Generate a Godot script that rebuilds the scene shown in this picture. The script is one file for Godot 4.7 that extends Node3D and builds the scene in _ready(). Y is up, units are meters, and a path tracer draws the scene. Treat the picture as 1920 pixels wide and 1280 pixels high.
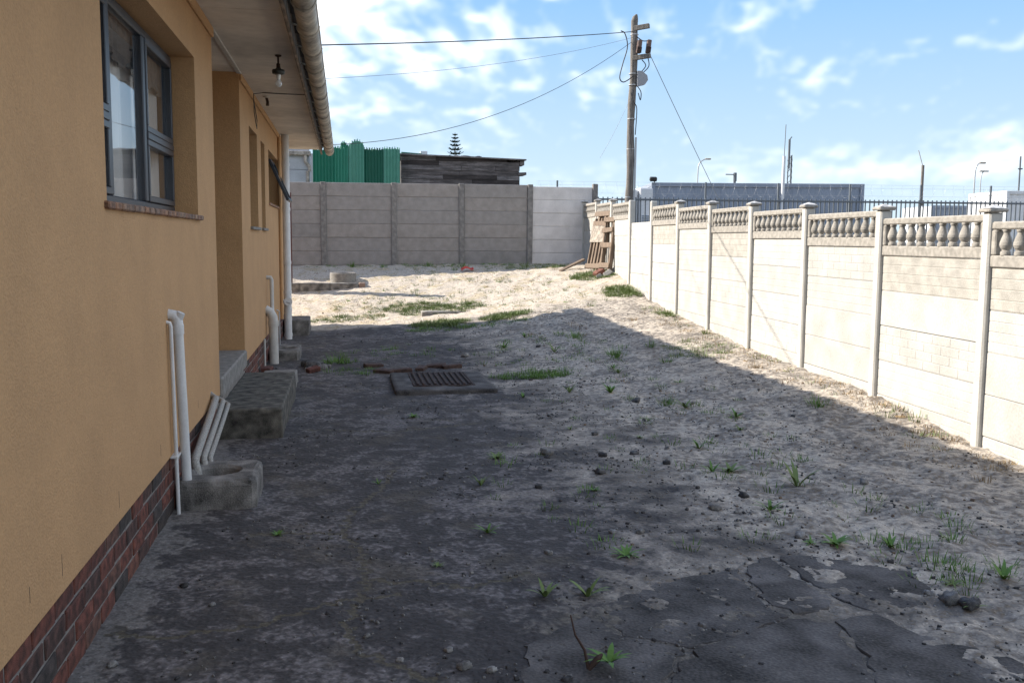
extends Node3D

# ---------------------------------------------------------------- mesh builder
# Faces are given counter-clockwise as seen from outside.
class MB:
	var v := PackedVector3Array()
	var n := PackedVector3Array()
	func tri(a: Vector3, b: Vector3, c: Vector3) -> void:
		var m := (b - a).cross(c - a).normalized()
		v.append_array([a, c, b]); n.append_array([m, m, m])
	func trin(a: Vector3, b: Vector3, c: Vector3, na: Vector3, nb: Vector3, nc: Vector3) -> void:
		v.append_array([a, c, b]); n.append_array([na, nc, nb])
	func quad(a: Vector3, b: Vector3, c: Vector3, d: Vector3) -> void:
		tri(a, b, c); tri(a, c, d)
	func quadn(a, b, c, d, na, nb, nc, nd) -> void:
		trin(a, b, c, na, nb, nc); trin(a, c, d, na, nc, nd)
	# eight corners, index bits x y z
	func hexa(p: Array) -> void:
		quad(p[0], p[4], p[6], p[2]); quad(p[1], p[3], p[7], p[5])
		quad(p[0], p[1], p[5], p[4]); quad(p[2], p[6], p[7], p[3])
		quad(p[0], p[2], p[3], p[1]); quad(p[4], p[5], p[7], p[6])
	func box(lo: Vector3, hi: Vector3, t := Transform3D.IDENTITY) -> void:
		var p := []
		for i in 8:
			p.append(t * Vector3(hi.x if i & 1 else lo.x, hi.y if i & 2 else lo.y, hi.z if i & 4 else lo.z))
		quad(p[0], p[4], p[6], p[2]); quad(p[1], p[3], p[7], p[5])
		quad(p[0], p[1], p[5], p[4]); quad(p[2], p[6], p[7], p[3])
		quad(p[0], p[2], p[3], p[1]); quad(p[4], p[5], p[7], p[6])
	# chamfered box; jit moves its corners a little so that no two edges are dead straight
	func cbox(lo: Vector3, hi: Vector3, b: float, t := Transform3D.IDENTITY, jit := 0.0, rng: RandomNumberGenerator = null) -> void:
		var P := {}
		for i in 8:
			var s := Vector3(1 if i & 1 else -1, 1 if i & 2 else -1, 1 if i & 4 else -1)
			var c := Vector3(hi.x if i & 1 else lo.x, hi.y if i & 2 else lo.y, hi.z if i & 4 else lo.z)
			if rng and jit > 0.0:
				c += Vector3(rng.randf_range(-jit, jit), rng.randf_range(-jit, jit), rng.randf_range(-jit, jit))
			P[i] = [t * (c - Vector3(0, s.y * b, s.z * b)), t * (c - Vector3(s.x * b, 0, s.z * b)), t * (c - Vector3(s.x * b, s.y * b, 0))]
		var F := [[0, [0, 4, 6, 2]], [0, [1, 3, 7, 5]], [1, [0, 1, 5, 4]], [1, [2, 6, 7, 3]], [2, [0, 2, 3, 1]], [2, [4, 5, 7, 6]]]
		for f in F:
			var k: int = f[0]
			var q: Array = f[1]
			quad(P[q[0]][k], P[q[1]][k], P[q[2]][k], P[q[3]][k])
		var mid := t * ((lo + hi) * 0.5)
		for e in [[0, 1, 1, 2], [2, 3, 1, 2], [4, 5, 1, 2], [6, 7, 1, 2], [0, 2, 0, 2], [1, 3, 0, 2], [4, 6, 0, 2], [5, 7, 0, 2], [0, 4, 0, 1], [1, 5, 0, 1], [2, 6, 0, 1], [3, 7, 0, 1]]:
			oquad(P[e[0]][e[2]], P[e[1]][e[2]], P[e[1]][e[3]], P[e[0]][e[3]], mid)
		for i in 8:
			otri(P[i][0], P[i][1], P[i][2], mid)
	func otri(a: Vector3, b: Vector3, c: Vector3, mid: Vector3) -> void:
		if (b - a).cross(c - a).dot((a + b + c) / 3.0 - mid) < 0.0: tri(a, c, b)
		else: tri(a, b, c)
	func oquad(a: Vector3, b: Vector3, c: Vector3, d: Vector3, mid: Vector3) -> void:
		if (b - a).cross(c - a).dot((a + b + c + d) / 4.0 - mid) < 0.0: quad(a, d, c, b)
		else: quad(a, b, c, d)
	func tube(pts: Array, rad, sides := 8, caps := true) -> void:
		var up := Vector3(0.13, 0.21, 0.97).normalized()
		var rings := []
		var norms := []
		for i in pts.size():
			var d: Vector3 = (pts[mini(i + 1, pts.size() - 1)] - pts[maxi(i - 1, 0)]).normalized()
			var s := (up - d * up.dot(d)).normalized()
			if s.length() < 0.5: s = d.cross(Vector3.RIGHT).normalized()
			var w := d.cross(s)
			up = s
			var r: float = rad[i] if rad is Array else rad
			var ring := []
			var nn := []
			for k in sides:
				var a := TAU * k / sides
				var o := s * cos(a) + w * sin(a)
				nn.append(o); ring.append(pts[i] + o * r)
			rings.append(ring); norms.append(nn)
		for i in pts.size() - 1:
			for k in sides:
				var j := (k + 1) % sides
				quadn(rings[i][k], rings[i][j], rings[i + 1][j], rings[i + 1][k], norms[i][k], norms[i][j], norms[i + 1][j], norms[i + 1][k])
		if caps:
			for k in sides:
				var j := (k + 1) % sides
				tri(pts[0], rings[0][j], rings[0][k])
				tri(pts[-1], rings[-1][k], rings[-1][j])
	# profile of [radius, height], turned about y; arc in radians from a0 to a1
	func lathe(prof: Array, sides := 16, t := Transform3D.IDENTITY, a0 := 0.0, a1 := TAU) -> void:
		for i in prof.size() - 1:
			var d := Vector2(prof[i + 1][0] - prof[i][0], prof[i + 1][1] - prof[i][1]).normalized()
			for k in sides:
				var p := []
				var q := []
				for m in [[i, k], [i, k + 1], [i + 1, k + 1], [i + 1, k]]:
					var a: float = a0 + (a1 - a0) * m[1] / sides
					var pr: Array = prof[m[0]]
					p.append(t * Vector3(cos(a) * pr[0], pr[1], sin(a) * pr[0]))
					q.append((t.basis * Vector3(cos(a) * d.y, -d.x, sin(a) * d.y)).normalized())
				quadn(p[0], p[3], p[2], p[1], q[0], q[3], q[2], q[1])
	# polygon in x, z (any direction), from y0 up to y1, with a chamfer at the top
	func prism(poly: PackedVector2Array, y0: float, y1: float, ch := 0.0, tilt := Vector2.ZERO) -> void:
		var p := poly
		if not Geometry2D.is_polygon_clockwise(p): p.reverse()
		var c := Vector2.ZERO
		for a in p: c += a
		c /= p.size()
		var top := PackedVector2Array()
		for a in p: top.append(a + (c - a).normalized() * ch)
		var yy := func(a: Vector2): return y1 + (a - c).dot(tilt)
		for k in Geometry2D.triangulate_polygon(top).size() / 3:
			var ix := Geometry2D.triangulate_polygon(top)
			var A := top[ix[k * 3]]
			var B := top[ix[k * 3 + 1]]
			var C := top[ix[k * 3 + 2]]
			var a := Vector3(A.x, yy.call(A), A.y)
			var b := Vector3(B.x, yy.call(B), B.y)
			var d := Vector3(C.x, yy.call(C), C.y)
			if (b - a).cross(d - a).y < 0.0: tri(a, d, b)
			else: tri(a, b, d)
		var mid := Vector3(c.x, (y0 + y1) * 0.5, c.y)
		for i in p.size():
			var j := (i + 1) % p.size()
			var A := p[i]
			var B := p[j]
			var hA: float = yy.call(A) - ch
			var hB: float = yy.call(B) - ch
			oquad(Vector3(A.x, y0, A.y), Vector3(B.x, y0, B.y), Vector3(B.x, hB, B.y), Vector3(A.x, hA, A.y), mid)
			if ch > 0.0:
				oquad(Vector3(A.x, hA, A.y), Vector3(B.x, hB, B.y), Vector3(top[j].x, yy.call(top[j]), top[j].y), Vector3(top[i].x, yy.call(top[i]), top[i].y), mid)
	func mesh(into: ArrayMesh = null) -> ArrayMesh:
		var a := []
		a.resize(Mesh.ARRAY_MAX)
		a[Mesh.ARRAY_VERTEX] = v
		a[Mesh.ARRAY_NORMAL] = n
		var m := into if into else ArrayMesh.new()
		m.add_surface_from_arrays(Mesh.PRIMITIVE_TRIANGLES, a)
		return m

# ---------------------------------------------------------------- objects
var used := {}
var M := {}
var rng := RandomNumberGenerator.new()

func numbered(called: String) -> String:
	if not used.has(called):
		used[called] = 0
		return called
	used[called] += 1
	return "%s_%03d" % [called, used[called]]

func tag(o: Node, label: String, category: String, group := "", kind := "") -> Node:
	if label: o.set_meta("label", label)
	if category: o.set_meta("category", category)
	if group: o.set_meta("group", group)
	if kind: o.set_meta("kind", kind)
	return o

func thing(called: String, label: String, category: String, at := Vector3.ZERO, group := "") -> Node3D:
	var o := Node3D.new()
	o.name = numbered(called)
	add_child(o)
	o.position = at
	tag(o, label, category, group)
	return o

func part(called: String, mesh, m, parent: Node, at := Vector3.ZERO) -> MeshInstance3D:
	var o := MeshInstance3D.new()
	o.name = called
	o.mesh = mesh.mesh() if mesh is MB else mesh
	if m is Array:
		for i in m.size(): o.set_surface_override_material(i, m[i])
	else:
		o.material_override = m
	o.position = at
	parent.add_child(o, true)
	return o

func solo(called: String, mesh, m, label: String, category: String, at := Vector3.ZERO, group := "") -> MeshInstance3D:
	var o := part(numbered(called), mesh, m, self, at)
	tag(o, label, category, group)
	return o

func struct(called: String, mesh, m) -> MeshInstance3D:
	var o := part(called, mesh, m, self)
	o.set_meta("kind", "structure")
	return o

# ---------------------------------------------------------------- textures and materials
func noise(seed_: int, freq: float, oct := 4, kind := FastNoiseLite.TYPE_SIMPLEX_SMOOTH) -> FastNoiseLite:
	var f := FastNoiseLite.new()
	f.seed = seed_
	f.noise_type = kind
	f.frequency = freq
	f.fractal_octaves = oct
	if oct <= 1: f.fractal_type = FastNoiseLite.FRACTAL_NONE
	return f

# grey texture: coarse and fine noise added, stretched to lo..hi; stretch_y > 1 draws streaks
func grey(seed_: int, coarse: float, fine: float, share: float, lo: float, hi: float, size := 512, power := 1.0) -> ImageTexture:
	var a := noise(seed_, coarse / size, 5).get_seamless_image(size, size).get_data()
	var b := noise(seed_ + 7, fine / size, 3).get_seamless_image(size, size).get_data()
	var out := PackedByteArray()
	out.resize(size * size)
	for i in size * size:
		var t := (a[i] * (1.0 - share) + b[i] * share) / 255.0
		t = clampf((t - 0.5) * 1.5 + 0.5, 0.0, 1.0)
		if power != 1.0: t = pow(t, power)
		out[i] = int(255.0 * (lo + (hi - lo) * t))
	return ImageTexture.create_from_image(Image.create_from_data(size, size, false, Image.FORMAT_L8, out))

func mat(lin: Color, rough := 0.85, tex: Texture2D = null, per_m := 1.0, height: Texture2D = null, cm := 0.3, stretch := Vector3.ONE) -> StandardMaterial3D:
	var m := StandardMaterial3D.new()
	m.albedo_color = lin.linear_to_srgb()
	m.roughness = rough
	if tex or height:
		m.uv1_triplanar = true
		m.uv1_world_triplanar = true
		m.uv1_scale = Vector3.ONE * per_m * stretch
	if tex: m.albedo_texture = tex
	if height:
		m.heightmap_enabled = true
		m.heightmap_texture = height
		m.heightmap_scale = cm
	return m

func L(r: float, g: float, b: float) -> Color: return Color(r, g, b)

func materials() -> void:
	var grain := grey(11, 5, 90, 0.55, 0.62, 1.0)
	var blotch := grey(12, 4, 26, 0.4, 0.45, 1.0)
	var stains := grey(13, 3, 60, 0.35, 0.30, 1.0, 512, 0.7)
	var soft := grey(14, 3, 40, 0.45, 0.88, 1.0)
	var pit := grey(15, 40, 110, 0.5, 0.0, 1.0)
	var lumps := grey(16, 10, 60, 0.4, 0.0, 1.0)
	# painted plaster: trowel unevenness, sparse dark specks and faint runs
	var pa := noise(61, 3.0 / 1024, 4).get_seamless_image(1024, 1024).get_data()
	var pb := noise(62, 170.0 / 1024, 2).get_seamless_image(1024, 1024).get_data()
	var pc := noise(63, 60.0 / 1024, 3).get_seamless_image(1024, 1024).get_data()
	var pt := PackedByteArray()
	pt.resize(1024 * 1024)
	for i in 1024 * 1024:
		var t := 0.93 + 0.05 * (pa[i] / 255.0 - 0.5) + 0.07 * (pc[i] / 255.0 - 0.5)
		if pb[i] > 222: t -= 0.16 * (pb[i] - 222) / 33.0 + 0.03
		pt[i] = int(255.0 * clampf(t, 0.0, 1.0))
	var ptex := ImageTexture.create_from_image(Image.create_from_data(1024, 1024, false, Image.FORMAT_L8, pt))
	M.plaster = mat(L(0.565, 0.33, 0.155), 0.88, ptex, 0.55, grey(64, 12, 150, 0.45, 0.0, 1.0, 1024), 0.35)
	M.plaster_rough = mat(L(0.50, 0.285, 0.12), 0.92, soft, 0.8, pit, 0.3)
	M.inner = mat(L(0.45, 0.42, 0.37), 0.9)
	M.mortar = mat(L(0.36, 0.33, 0.30), 0.95, grain, 3.0, pit, 0.3)
	M.brick = []
	for c in [L(0.29, 0.095, 0.062), L(0.22, 0.078, 0.055), L(0.33, 0.125, 0.08), L(0.16, 0.08, 0.062), L(0.105, 0.08, 0.07), L(0.25, 0.115, 0.08)]:
		M.brick.append(mat(c, 0.85, stains, 4.0, pit, 0.3))
	M.sill = []
	for c in [L(0.52, 0.26, 0.14), L(0.44, 0.22, 0.125), L(0.50, 0.30, 0.19), L(0.36, 0.22, 0.15)]:
		M.sill.append(mat(c, 0.7, blotch, 4.0, pit, 0.15))
	M.soffit = mat(L(0.80, 0.735, 0.65), 0.8, grey(21, 2, 14, 0.3, 0.84, 1.0), 0.5)
	M.fascia = mat(L(0.38, 0.29, 0.22), 0.75, stains, 1.2)
	M.gutter = mat(L(0.74, 0.66, 0.54), 0.5, blotch, 0.9)
	M.gutter_in = mat(L(0.09, 0.075, 0.065), 0.8)
	M.roof = mat(L(0.26, 0.25, 0.24), 0.9, blotch, 0.6)
	M.frame = mat(L(0.04, 0.043, 0.052), 0.38, soft, 2.0)
	M.glass = StandardMaterial3D.new()
	M.glass.transparency = BaseMaterial3D.TRANSPARENCY_ALPHA
	M.glass.albedo_color = Color(0.55, 0.6, 0.65, 0.08)
	M.glass.roughness = 0.02
	M.curtain = mat(L(0.62, 0.60, 0.56), 0.9)
	M.curtain.backlight = Color(0.4, 0.4, 0.38)
	M.pelmet = mat(L(0.22, 0.19, 0.16), 0.9, grain, 4.0)
	M.wood_door = mat(L(0.10, 0.045, 0.022), 0.6, blotch, 2.0)
	M.pvc = mat(L(0.74, 0.74, 0.73), 0.38, soft, 2.0)
	M.pvc_old = mat(L(0.58, 0.56, 0.52), 0.5, soft, 3.0)
	M.limed = mat(L(0.62, 0.60, 0.55), 0.85, grey(22, 14, 60, 0.5, 0.28, 1.0, 512, 0.55), 5.0, pit, 0.2)
	M.rust = mat(L(0.075, 0.04, 0.028), 0.85, stains, 5.0, pit, 0.15)
	M.black = mat(L(0.02, 0.022, 0.024), 0.6)
	M.lamp_cap = mat(L(0.045, 0.055, 0.05), 0.5, blotch, 9.0)
	M.bulb = StandardMaterial3D.new()
	M.bulb.transparency = BaseMaterial3D.TRANSPARENCY_ALPHA
	M.bulb.albedo_color = Color(0.92, 0.93, 0.93, 0.55)
	M.bulb.roughness = 0.08
	M.bulb_base = mat(L(0.75, 0.75, 0.72), 0.4)
	M.concrete = mat(L(0.33, 0.31, 0.285), 0.92, stains, 1.7, pit, 0.3)
	M.concrete_mossy = mat(L(0.20, 0.185, 0.155), 0.95, stains, 2.3, pit, 0.35)
	M.concrete_pale = mat(L(0.36, 0.34, 0.31), 0.92, grain, 2.0, pit, 0.2)
	M.slab = mat(L(0.15, 0.138, 0.132), 0.94, stains, 0.9, lumps, 0.35)
	M.panel = []
	for c in [L(0.475, 0.462, 0.43), L(0.45, 0.436, 0.402), L(0.465, 0.447, 0.408)]:
		M.panel.append(mat(c, 0.92, grey(30 + M.panel.size(), 3, 45, 0.5, 0.84, 1.0), 0.9, pit, 0.15))
	M.panel_dirty = mat(L(0.46, 0.435, 0.385), 0.93, grey(33, 4, 50, 0.5, 0.74, 1.0), 1.6, pit, 0.25)
	M.baluster = mat(L(0.46, 0.425, 0.37), 0.93, grain, 2.5, pit, 0.3)
	M.post = mat(L(0.50, 0.48, 0.435), 0.92, soft, 1.3, pit, 0.2)
	M.white_paint = mat(L(0.80, 0.79, 0.77), 0.7, blotch, 3.0)
	M.back = []
	for c in [L(0.325, 0.30, 0.28), L(0.295, 0.275, 0.258), L(0.345, 0.312, 0.285)]:
		M.back.append(mat(c, 0.93, grey(40 + M.back.size(), 4, 50, 0.6, 0.80, 1.0), 1.1, pit, 0.2))
	M.back_post = mat(L(0.31, 0.29, 0.27), 0.93, grain, 1.5, pit, 0.2)
	M.back_white = mat(L(0.66, 0.625, 0.60), 0.85, soft, 0.9, pit, 0.12)
	M.timber = mat(L(0.30, 0.215, 0.15), 0.85, grey(51, 5, 60, 0.5, 0.5, 1.0), 1.2, null, 0.0, Vector3(5, 0.7, 5))
	M.timber_pale = mat(L(0.50, 0.43, 0.35), 0.85, blotch, 2.0)
	M.pole = mat(L(0.36, 0.325, 0.29), 0.92, grey(52, 6, 60, 0.5, 0.35, 1.0), 1.0, lumps, 0.6, Vector3(5, 0.4, 5))
	M.shed = []
	for c in [L(0.21, 0.19, 0.188), L(0.15, 0.132, 0.128), L(0.27, 0.25, 0.25), L(0.06, 0.05, 0.048)]:
		M.shed.append(mat(c, 0.9, blotch, 0.8, null, 0.0, Vector3(0.5, 4, 4)))
	M.green = []
	for c in [L(0.007, 0.15, 0.09), L(0.005, 0.10, 0.062), L(0.07, 0.26, 0.19), L(0.014, 0.19, 0.12)]:
		var gm := mat(c, 0.5, soft, 1.0)
		M.green.append(gm)
	M.cabin = mat(L(0.42, 0.43, 0.46), 0.7, soft, 0.7)
	M.cream = mat(L(0.60, 0.52, 0.44), 0.7, blotch, 1.2)
	M.steel = mat(L(0.10, 0.115, 0.13), 0.5)
	M.galv = mat(L(0.42, 0.43, 0.44), 0.45)
	M.galv.metallic = 0.4
	M.container = mat(L(0.25, 0.29, 0.36), 0.6, soft, 0.35)
	M.container_white = mat(L(0.70, 0.71, 0.72), 0.55, soft, 0.5)
	M.container_blue = mat(L(0.24, 0.28, 0.34), 0.6, soft, 0.5)
	M.cable = mat(L(0.018, 0.018, 0.02), 0.6)
	M.cable_grey = mat(L(0.16, 0.18, 0.2), 0.5)
	M.stone = []
	for c in [L(0.30, 0.285, 0.265), L(0.16, 0.155, 0.155), L(0.42, 0.405, 0.385), L(0.085, 0.08, 0.08)]:
		M.stone.append(mat(c, 0.9, blotch, 6.0, pit, 0.2))
	M.leaf = leaf_mat(L(0.085, 0.175, 0.022))
	M.leaf_dark = leaf_mat(L(0.055, 0.105, 0.018))
	M.grass = leaf_mat(L(0.115, 0.165, 0.04))
	M.straw = leaf_mat(L(0.30, 0.215, 0.115))
	M.pine = leaf_mat(L(0.022, 0.048, 0.028))
	M.red = mat(L(0.55, 0.045, 0.03), 0.5)
	M.maroon = mat(L(0.085, 0.022, 0.018), 0.55, soft, 2.0)
	M.tarp = mat(L(0.16, 0.16, 0.165), 0.6, blotch, 1.5)
	M.orange = mat(L(0.6, 0.22, 0.03), 0.6)
	M.loose = mat(L(0.145, 0.085, 0.066), 0.9, stains, 4.0, pit, 0.3)
	M.land = mat(L(0.32, 0.28, 0.22), 0.95, blotch, 0.2)

func leaf_mat(c: Color) -> StandardMaterial3D:
	var m := mat(c, 0.65)
	m.backlight = Color(c.r * 1.6, c.g * 1.6, c.b * 1.2).linear_to_srgb() * 0.6
	m.cull_mode = BaseMaterial3D.CULL_DISABLED
	return m

# ---------------------------------------------------------------- the lie of the land
const GX := [-1.1, 0.5, 2.0, 3.5, 4.4, 5.3]
const GZ := [1.0, -6.0, -7.5, -9.0, -10.6, -12.1, -13.7, -15.3, -16.6, -18.0, -19.3, -20.4, -21.6]
const GY := [[0, 0, 0, 0.02, 0.03, 0.03], [0, 0, 0, 0.03, 0.06, 0.08], [0, 0, 0.01, 0.08, 0.17, 0.19], [0, 0, 0.02, 0.11, 0.20, 0.23], [0, 0, 0.03, 0.13, 0.22, 0.27], [0, 0.01, 0.05, 0.18, 0.29, 0.34], [0, 0.03, 0.09, 0.27, 0.36, 0.42], [0, 0.06, 0.17, 0.40, 0.48, 0.54], [0.02, 0.12, 0.27, 0.47, 0.6, 0.72], [0.2, 0.33, 0.46, 0.62, 0.76, 0.88], [0.45, 0.58, 0.68, 0.78, 0.88, 0.95], [0.75, 0.8, 0.84, 0.88, 0.93, 0.97], [0.93, 0.94, 0.95, 0.96, 0.97, 0.98]]
var n_edge := noise(101, 0.9, 3)
var n_lump := noise(102, 2.2, 4)
var n_foot := noise(103, 7.0, 3)

func cr(a: float, b: float, c: float, d: float, t: float) -> float:
	return b + 0.5 * t * (c - a + t * (2.0 * a - 5.0 * b + 4.0 * c - d + t * (3.0 * (b - c) + d - a)))

func lie(x: float, z: float) -> float:
	var i := 0
	while i < GX.size() - 2 and x > GX[i + 1]: i += 1
	var j := 0
	while j < GZ.size() - 2 and z < GZ[j + 1]: j += 1
	var tx: float = clampf((x - GX[i]) / (GX[i + 1] - GX[i]), 0, 1)
	var tz: float = clampf((z - GZ[j]) / (GZ[j + 1] - GZ[j]), 0, 1)
	var r := [0.0, 0.0, 0.0, 0.0]
	for k in 4:
		var row: Array = GY[clampi(j + k - 1, 0, GZ.size() - 1)]
		r[k] = cr(row[maxi(i - 1, 0)], row[i], row[i + 1], row[mini(i + 2, GX.size() - 1)], tx)
	return cr(r[0], r[1], r[2], r[3], tz)

# 0 on the concrete apron, 1 on loose sand
func sandy(x: float, z: float) -> float:
	var e := 1.95 + 0.5 * n_edge.get_noise_2d(x, z)
	var s := smoothstep(e - 0.9, e + 0.9, x)
	return maxf(s, smoothstep(-15.3, -16.3, z + 0.5 * n_edge.get_noise_2d(z, x)))

func ground_y(x: float, z: float) -> float:
	var s := sandy(x, z)
	var e := Vector2((x - 1.5) / 1.2, (z + 3.1) / 1.3).length()
	var sl := (1.0 - smoothstep(0.8, 1.2, e)) * (0.003 + 0.009 * n_foot.get_noise_2d(x * 0.8 + 11, z * 0.8) + 0.007 * n_foot.get_noise_2d(x * 3.3, z * 3.3))
	return sl + lie(x, z) + s * (0.028 * n_lump.get_noise_2d(x, z) + 0.012 * n_foot.get_noise_2d(x, z)) + (1.0 - s) * 0.006 * n_lump.get_noise_2d(x * 2, z * 2)

func on_ground(x: float, z: float) -> Vector3: return Vector3(x, ground_y(x, z), z)

func byte_noise(seed_: int, per_m: float, oct: int, texel: float, x0: float, z0: float, w: int, h: int, kind := FastNoiseLite.TYPE_SIMPLEX_SMOOTH) -> PackedByteArray:
	var f := noise(seed_, per_m * texel, oct, kind)
	f.offset = Vector3(x0 / texel, z0 / texel, 0)
	return f.get_image(w, h, false, false, false).get_data()

func yard(called: String, x0: float, x1: float, z0: float, z1: float, texel: float, step: float) -> void:
	var w := int(round((x1 - x0) / texel))
	var h := int(round((z1 - z0) / texel))
	var coarse := byte_noise(201, 0.9, 3, texel, x0, z0, w, h)
	var midn := byte_noise(202, 4.5, 4, texel, x0, z0, w, h)
	var fine := byte_noise(203, 26.0, 4, texel, x0, z0, w, h)
	var spots := byte_noise(204, 11.0, 3, texel, x0, z0, w, h)
	var soil := byte_noise(205, 1.7, 4, texel, x0, z0, w, h)
	var edge := byte_noise(206, 3.0, 3, texel, x0, z0, w, h)
	# cracks with sand and moss in them
	var crack := PackedByteArray()
	crack.resize(w * h)
	var cr_rng := RandomNumberGenerator.new()
	cr_rng.seed = 5
	for line in [[[-0.9, -3.71], [-0.64, -3.65], [-0.47, -3.70], [-0.28, -3.75], [-0.1, -3.88], [0.2, -3.95]], [[0.30, -6.2], [0.20, -5.67], [0.03, -5.24], [-0.03, -4.86], [0.07, -4.51], [0.09, -4.17], [-0.01, -3.68], [0.01, -3.47], [0.12, -3.32], [0.3, -3.1]], [[-0.5, -4.9], [-0.03, -4.86]], [[-0.3, -7.6], [0.4, -7.45], [1.1, -7.7]], [[0.09, -4.17], [0.5, -4.0], [0.8, -4.1]]]:
		for k in line.size() - 1:
			var a := Vector2(line[k][0], line[k][1])
			var b := Vector2(line[k + 1][0], line[k + 1][1])
			var steps := int(a.distance_to(b) / (texel * 0.6))
			for s in steps:
				var p := a.lerp(b, float(s) / steps)
				p += Vector2(n_foot.get_noise_2d(p.x * 2, p.y * 2), n_foot.get_noise_2d(p.y * 2, p.x * 2 + 40)) * 0.05
				var rr := 1 if n_foot.get_noise_2d(p.x * 3, p.y * 3) < 0.1 else 2
				for dx in range(-rr, rr + 1):
					for dz in range(-rr, rr + 1):
						var px := int((p.x - x0) / texel) + dx
						var pz := int((p.y - z0) / texel) + dz
						if px >= 0 and px < w and pz >= 0 and pz < h and cr_rng.randf() < 0.75: crack[pz * w + px] = 1
	var lut := PackedByteArray()
	lut.resize(1025)
	for i in 1025: lut[i] = int(255.0 * Color(i / 1024.0, 0, 0).linear_to_srgb().r)
	var img := PackedByteArray()
	img.resize(w * h * 3)
	var bump := PackedByteArray()
	bump.resize(w * h)
	var hash_ := PackedFloat32Array()
	hash_.resize(65537)
	for q in 65537: hash_[q] = cr_rng.randf() * 2.0 - 1.0
	var i := 0
	for r in h:
		var z := z0 + (r + 0.5) * texel
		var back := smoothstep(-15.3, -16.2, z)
		for c in w:
			var x := x0 + (c + 0.5) * texel
			var A := coarse[i] * 0.00784 - 1.0
			var B := midn[i] * 0.00784 - 1.0
			var C := fine[i] * 0.00784 - 1.0
			var S := spots[i] * 0.00784 - 1.0
			var O := soil[i] * 0.00784 - 1.0
			var E := edge[i] * 0.00784 - 1.0
			var W := hash_[(i * 7 + (i >> 9) * 131) % 65537]
			# sand share
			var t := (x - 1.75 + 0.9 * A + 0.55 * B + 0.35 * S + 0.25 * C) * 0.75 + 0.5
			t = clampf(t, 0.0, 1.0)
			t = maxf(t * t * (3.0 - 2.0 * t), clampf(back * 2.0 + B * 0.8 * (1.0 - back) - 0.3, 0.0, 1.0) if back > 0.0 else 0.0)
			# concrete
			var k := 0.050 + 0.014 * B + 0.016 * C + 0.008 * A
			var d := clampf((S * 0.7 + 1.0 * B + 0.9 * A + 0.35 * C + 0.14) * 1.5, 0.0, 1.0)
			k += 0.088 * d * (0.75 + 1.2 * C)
			var R := k * 1.04
			var G := k * 0.94
			var Bl := k * 0.93
			# brown soil on the concrete
			var o := clampf((O - 0.2 + 0.3 * S) * 3.0, 0.0, 1.0) * 0.6
			R += (0.088 - R) * o * (0.9 + 0.5 * C); G += (0.074 - G) * o * (0.9 + 0.5 * C); Bl += (0.056 - Bl) * o * (0.9 + 0.5 * C)
			# sand washed round the broken slab
			if z > -4.6 and x > 0.3 and x < 2.9:
				var ex := (x - 1.6) / 0.95
				var ez := (z + 3.1) / 1.1
				var q2 := clampf((1.05 - ex * ex - ez * ez + 0.6 * B + 0.4 * S + 0.3 * C) * 2.2, 0.0, 1.0) * 0.75
				R += (0.115 + 0.05 * C + 0.03 * S - R) * q2; G += (0.102 + 0.045 * C + 0.03 * S - G) * q2; Bl += (0.085 + 0.035 * C + 0.02 * S - Bl) * q2
			# cement haunching along the foot of the wall
			if x < -0.35 and z > -10.0:
				var q := clampf((-0.93 + 0.15 + 0.13 * E + 0.14 * B + 0.07 * S + 0.05 * C - x) * 13.0, 0.0, 1.0) * 0.85
				var m := 0.165 + 0.06 * C + 0.04 * S
				R += (m - R) * q; G += (m * 0.92 - G) * q; Bl += (m * 0.85 - Bl) * q
			if crack[i]:
				R = 0.085 + 0.04 * C; G = 0.073 + 0.035 * C; Bl = 0.052 + 0.02 * C
			# sand with grit, dry bits and dirty grey patches
			if t > 0.0:
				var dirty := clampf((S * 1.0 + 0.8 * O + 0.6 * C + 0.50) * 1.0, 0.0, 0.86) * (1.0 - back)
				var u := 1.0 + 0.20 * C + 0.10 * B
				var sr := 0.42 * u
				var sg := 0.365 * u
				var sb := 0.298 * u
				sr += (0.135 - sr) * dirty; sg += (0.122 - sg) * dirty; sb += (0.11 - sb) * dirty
				var bit := clampf((S * 0.6 + C * 0.85 + 0.3 * O - 0.30) * 5.0, 0.0, 0.85)
				sr += (0.15 - sr) * bit; sg += (0.115 - sg) * bit; sb += (0.08 - sb) * bit
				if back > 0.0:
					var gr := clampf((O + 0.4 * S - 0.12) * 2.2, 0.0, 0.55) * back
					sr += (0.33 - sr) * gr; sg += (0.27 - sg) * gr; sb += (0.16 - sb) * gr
				R += (sr - R) * t; G += (sg - G) * t; Bl += (sb - Bl) * t
			# single grains
			var gr2 := 1.0 + 0.20 * W
			if W > 0.965: gr2 = 1.9
			elif W < -0.95: gr2 = 0.45
			R *= gr2; G *= gr2; Bl *= gr2
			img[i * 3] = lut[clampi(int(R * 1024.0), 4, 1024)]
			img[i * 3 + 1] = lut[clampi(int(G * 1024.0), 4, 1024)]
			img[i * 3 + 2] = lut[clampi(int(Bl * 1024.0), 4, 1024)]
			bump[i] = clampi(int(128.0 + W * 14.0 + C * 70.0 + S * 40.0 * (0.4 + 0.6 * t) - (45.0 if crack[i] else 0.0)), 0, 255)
			i += 1
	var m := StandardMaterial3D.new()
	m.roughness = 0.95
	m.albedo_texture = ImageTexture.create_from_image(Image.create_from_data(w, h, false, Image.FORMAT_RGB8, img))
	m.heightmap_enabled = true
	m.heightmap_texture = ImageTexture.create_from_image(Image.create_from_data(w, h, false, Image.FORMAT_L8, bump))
	m.heightmap_scale = 1.2
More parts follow.
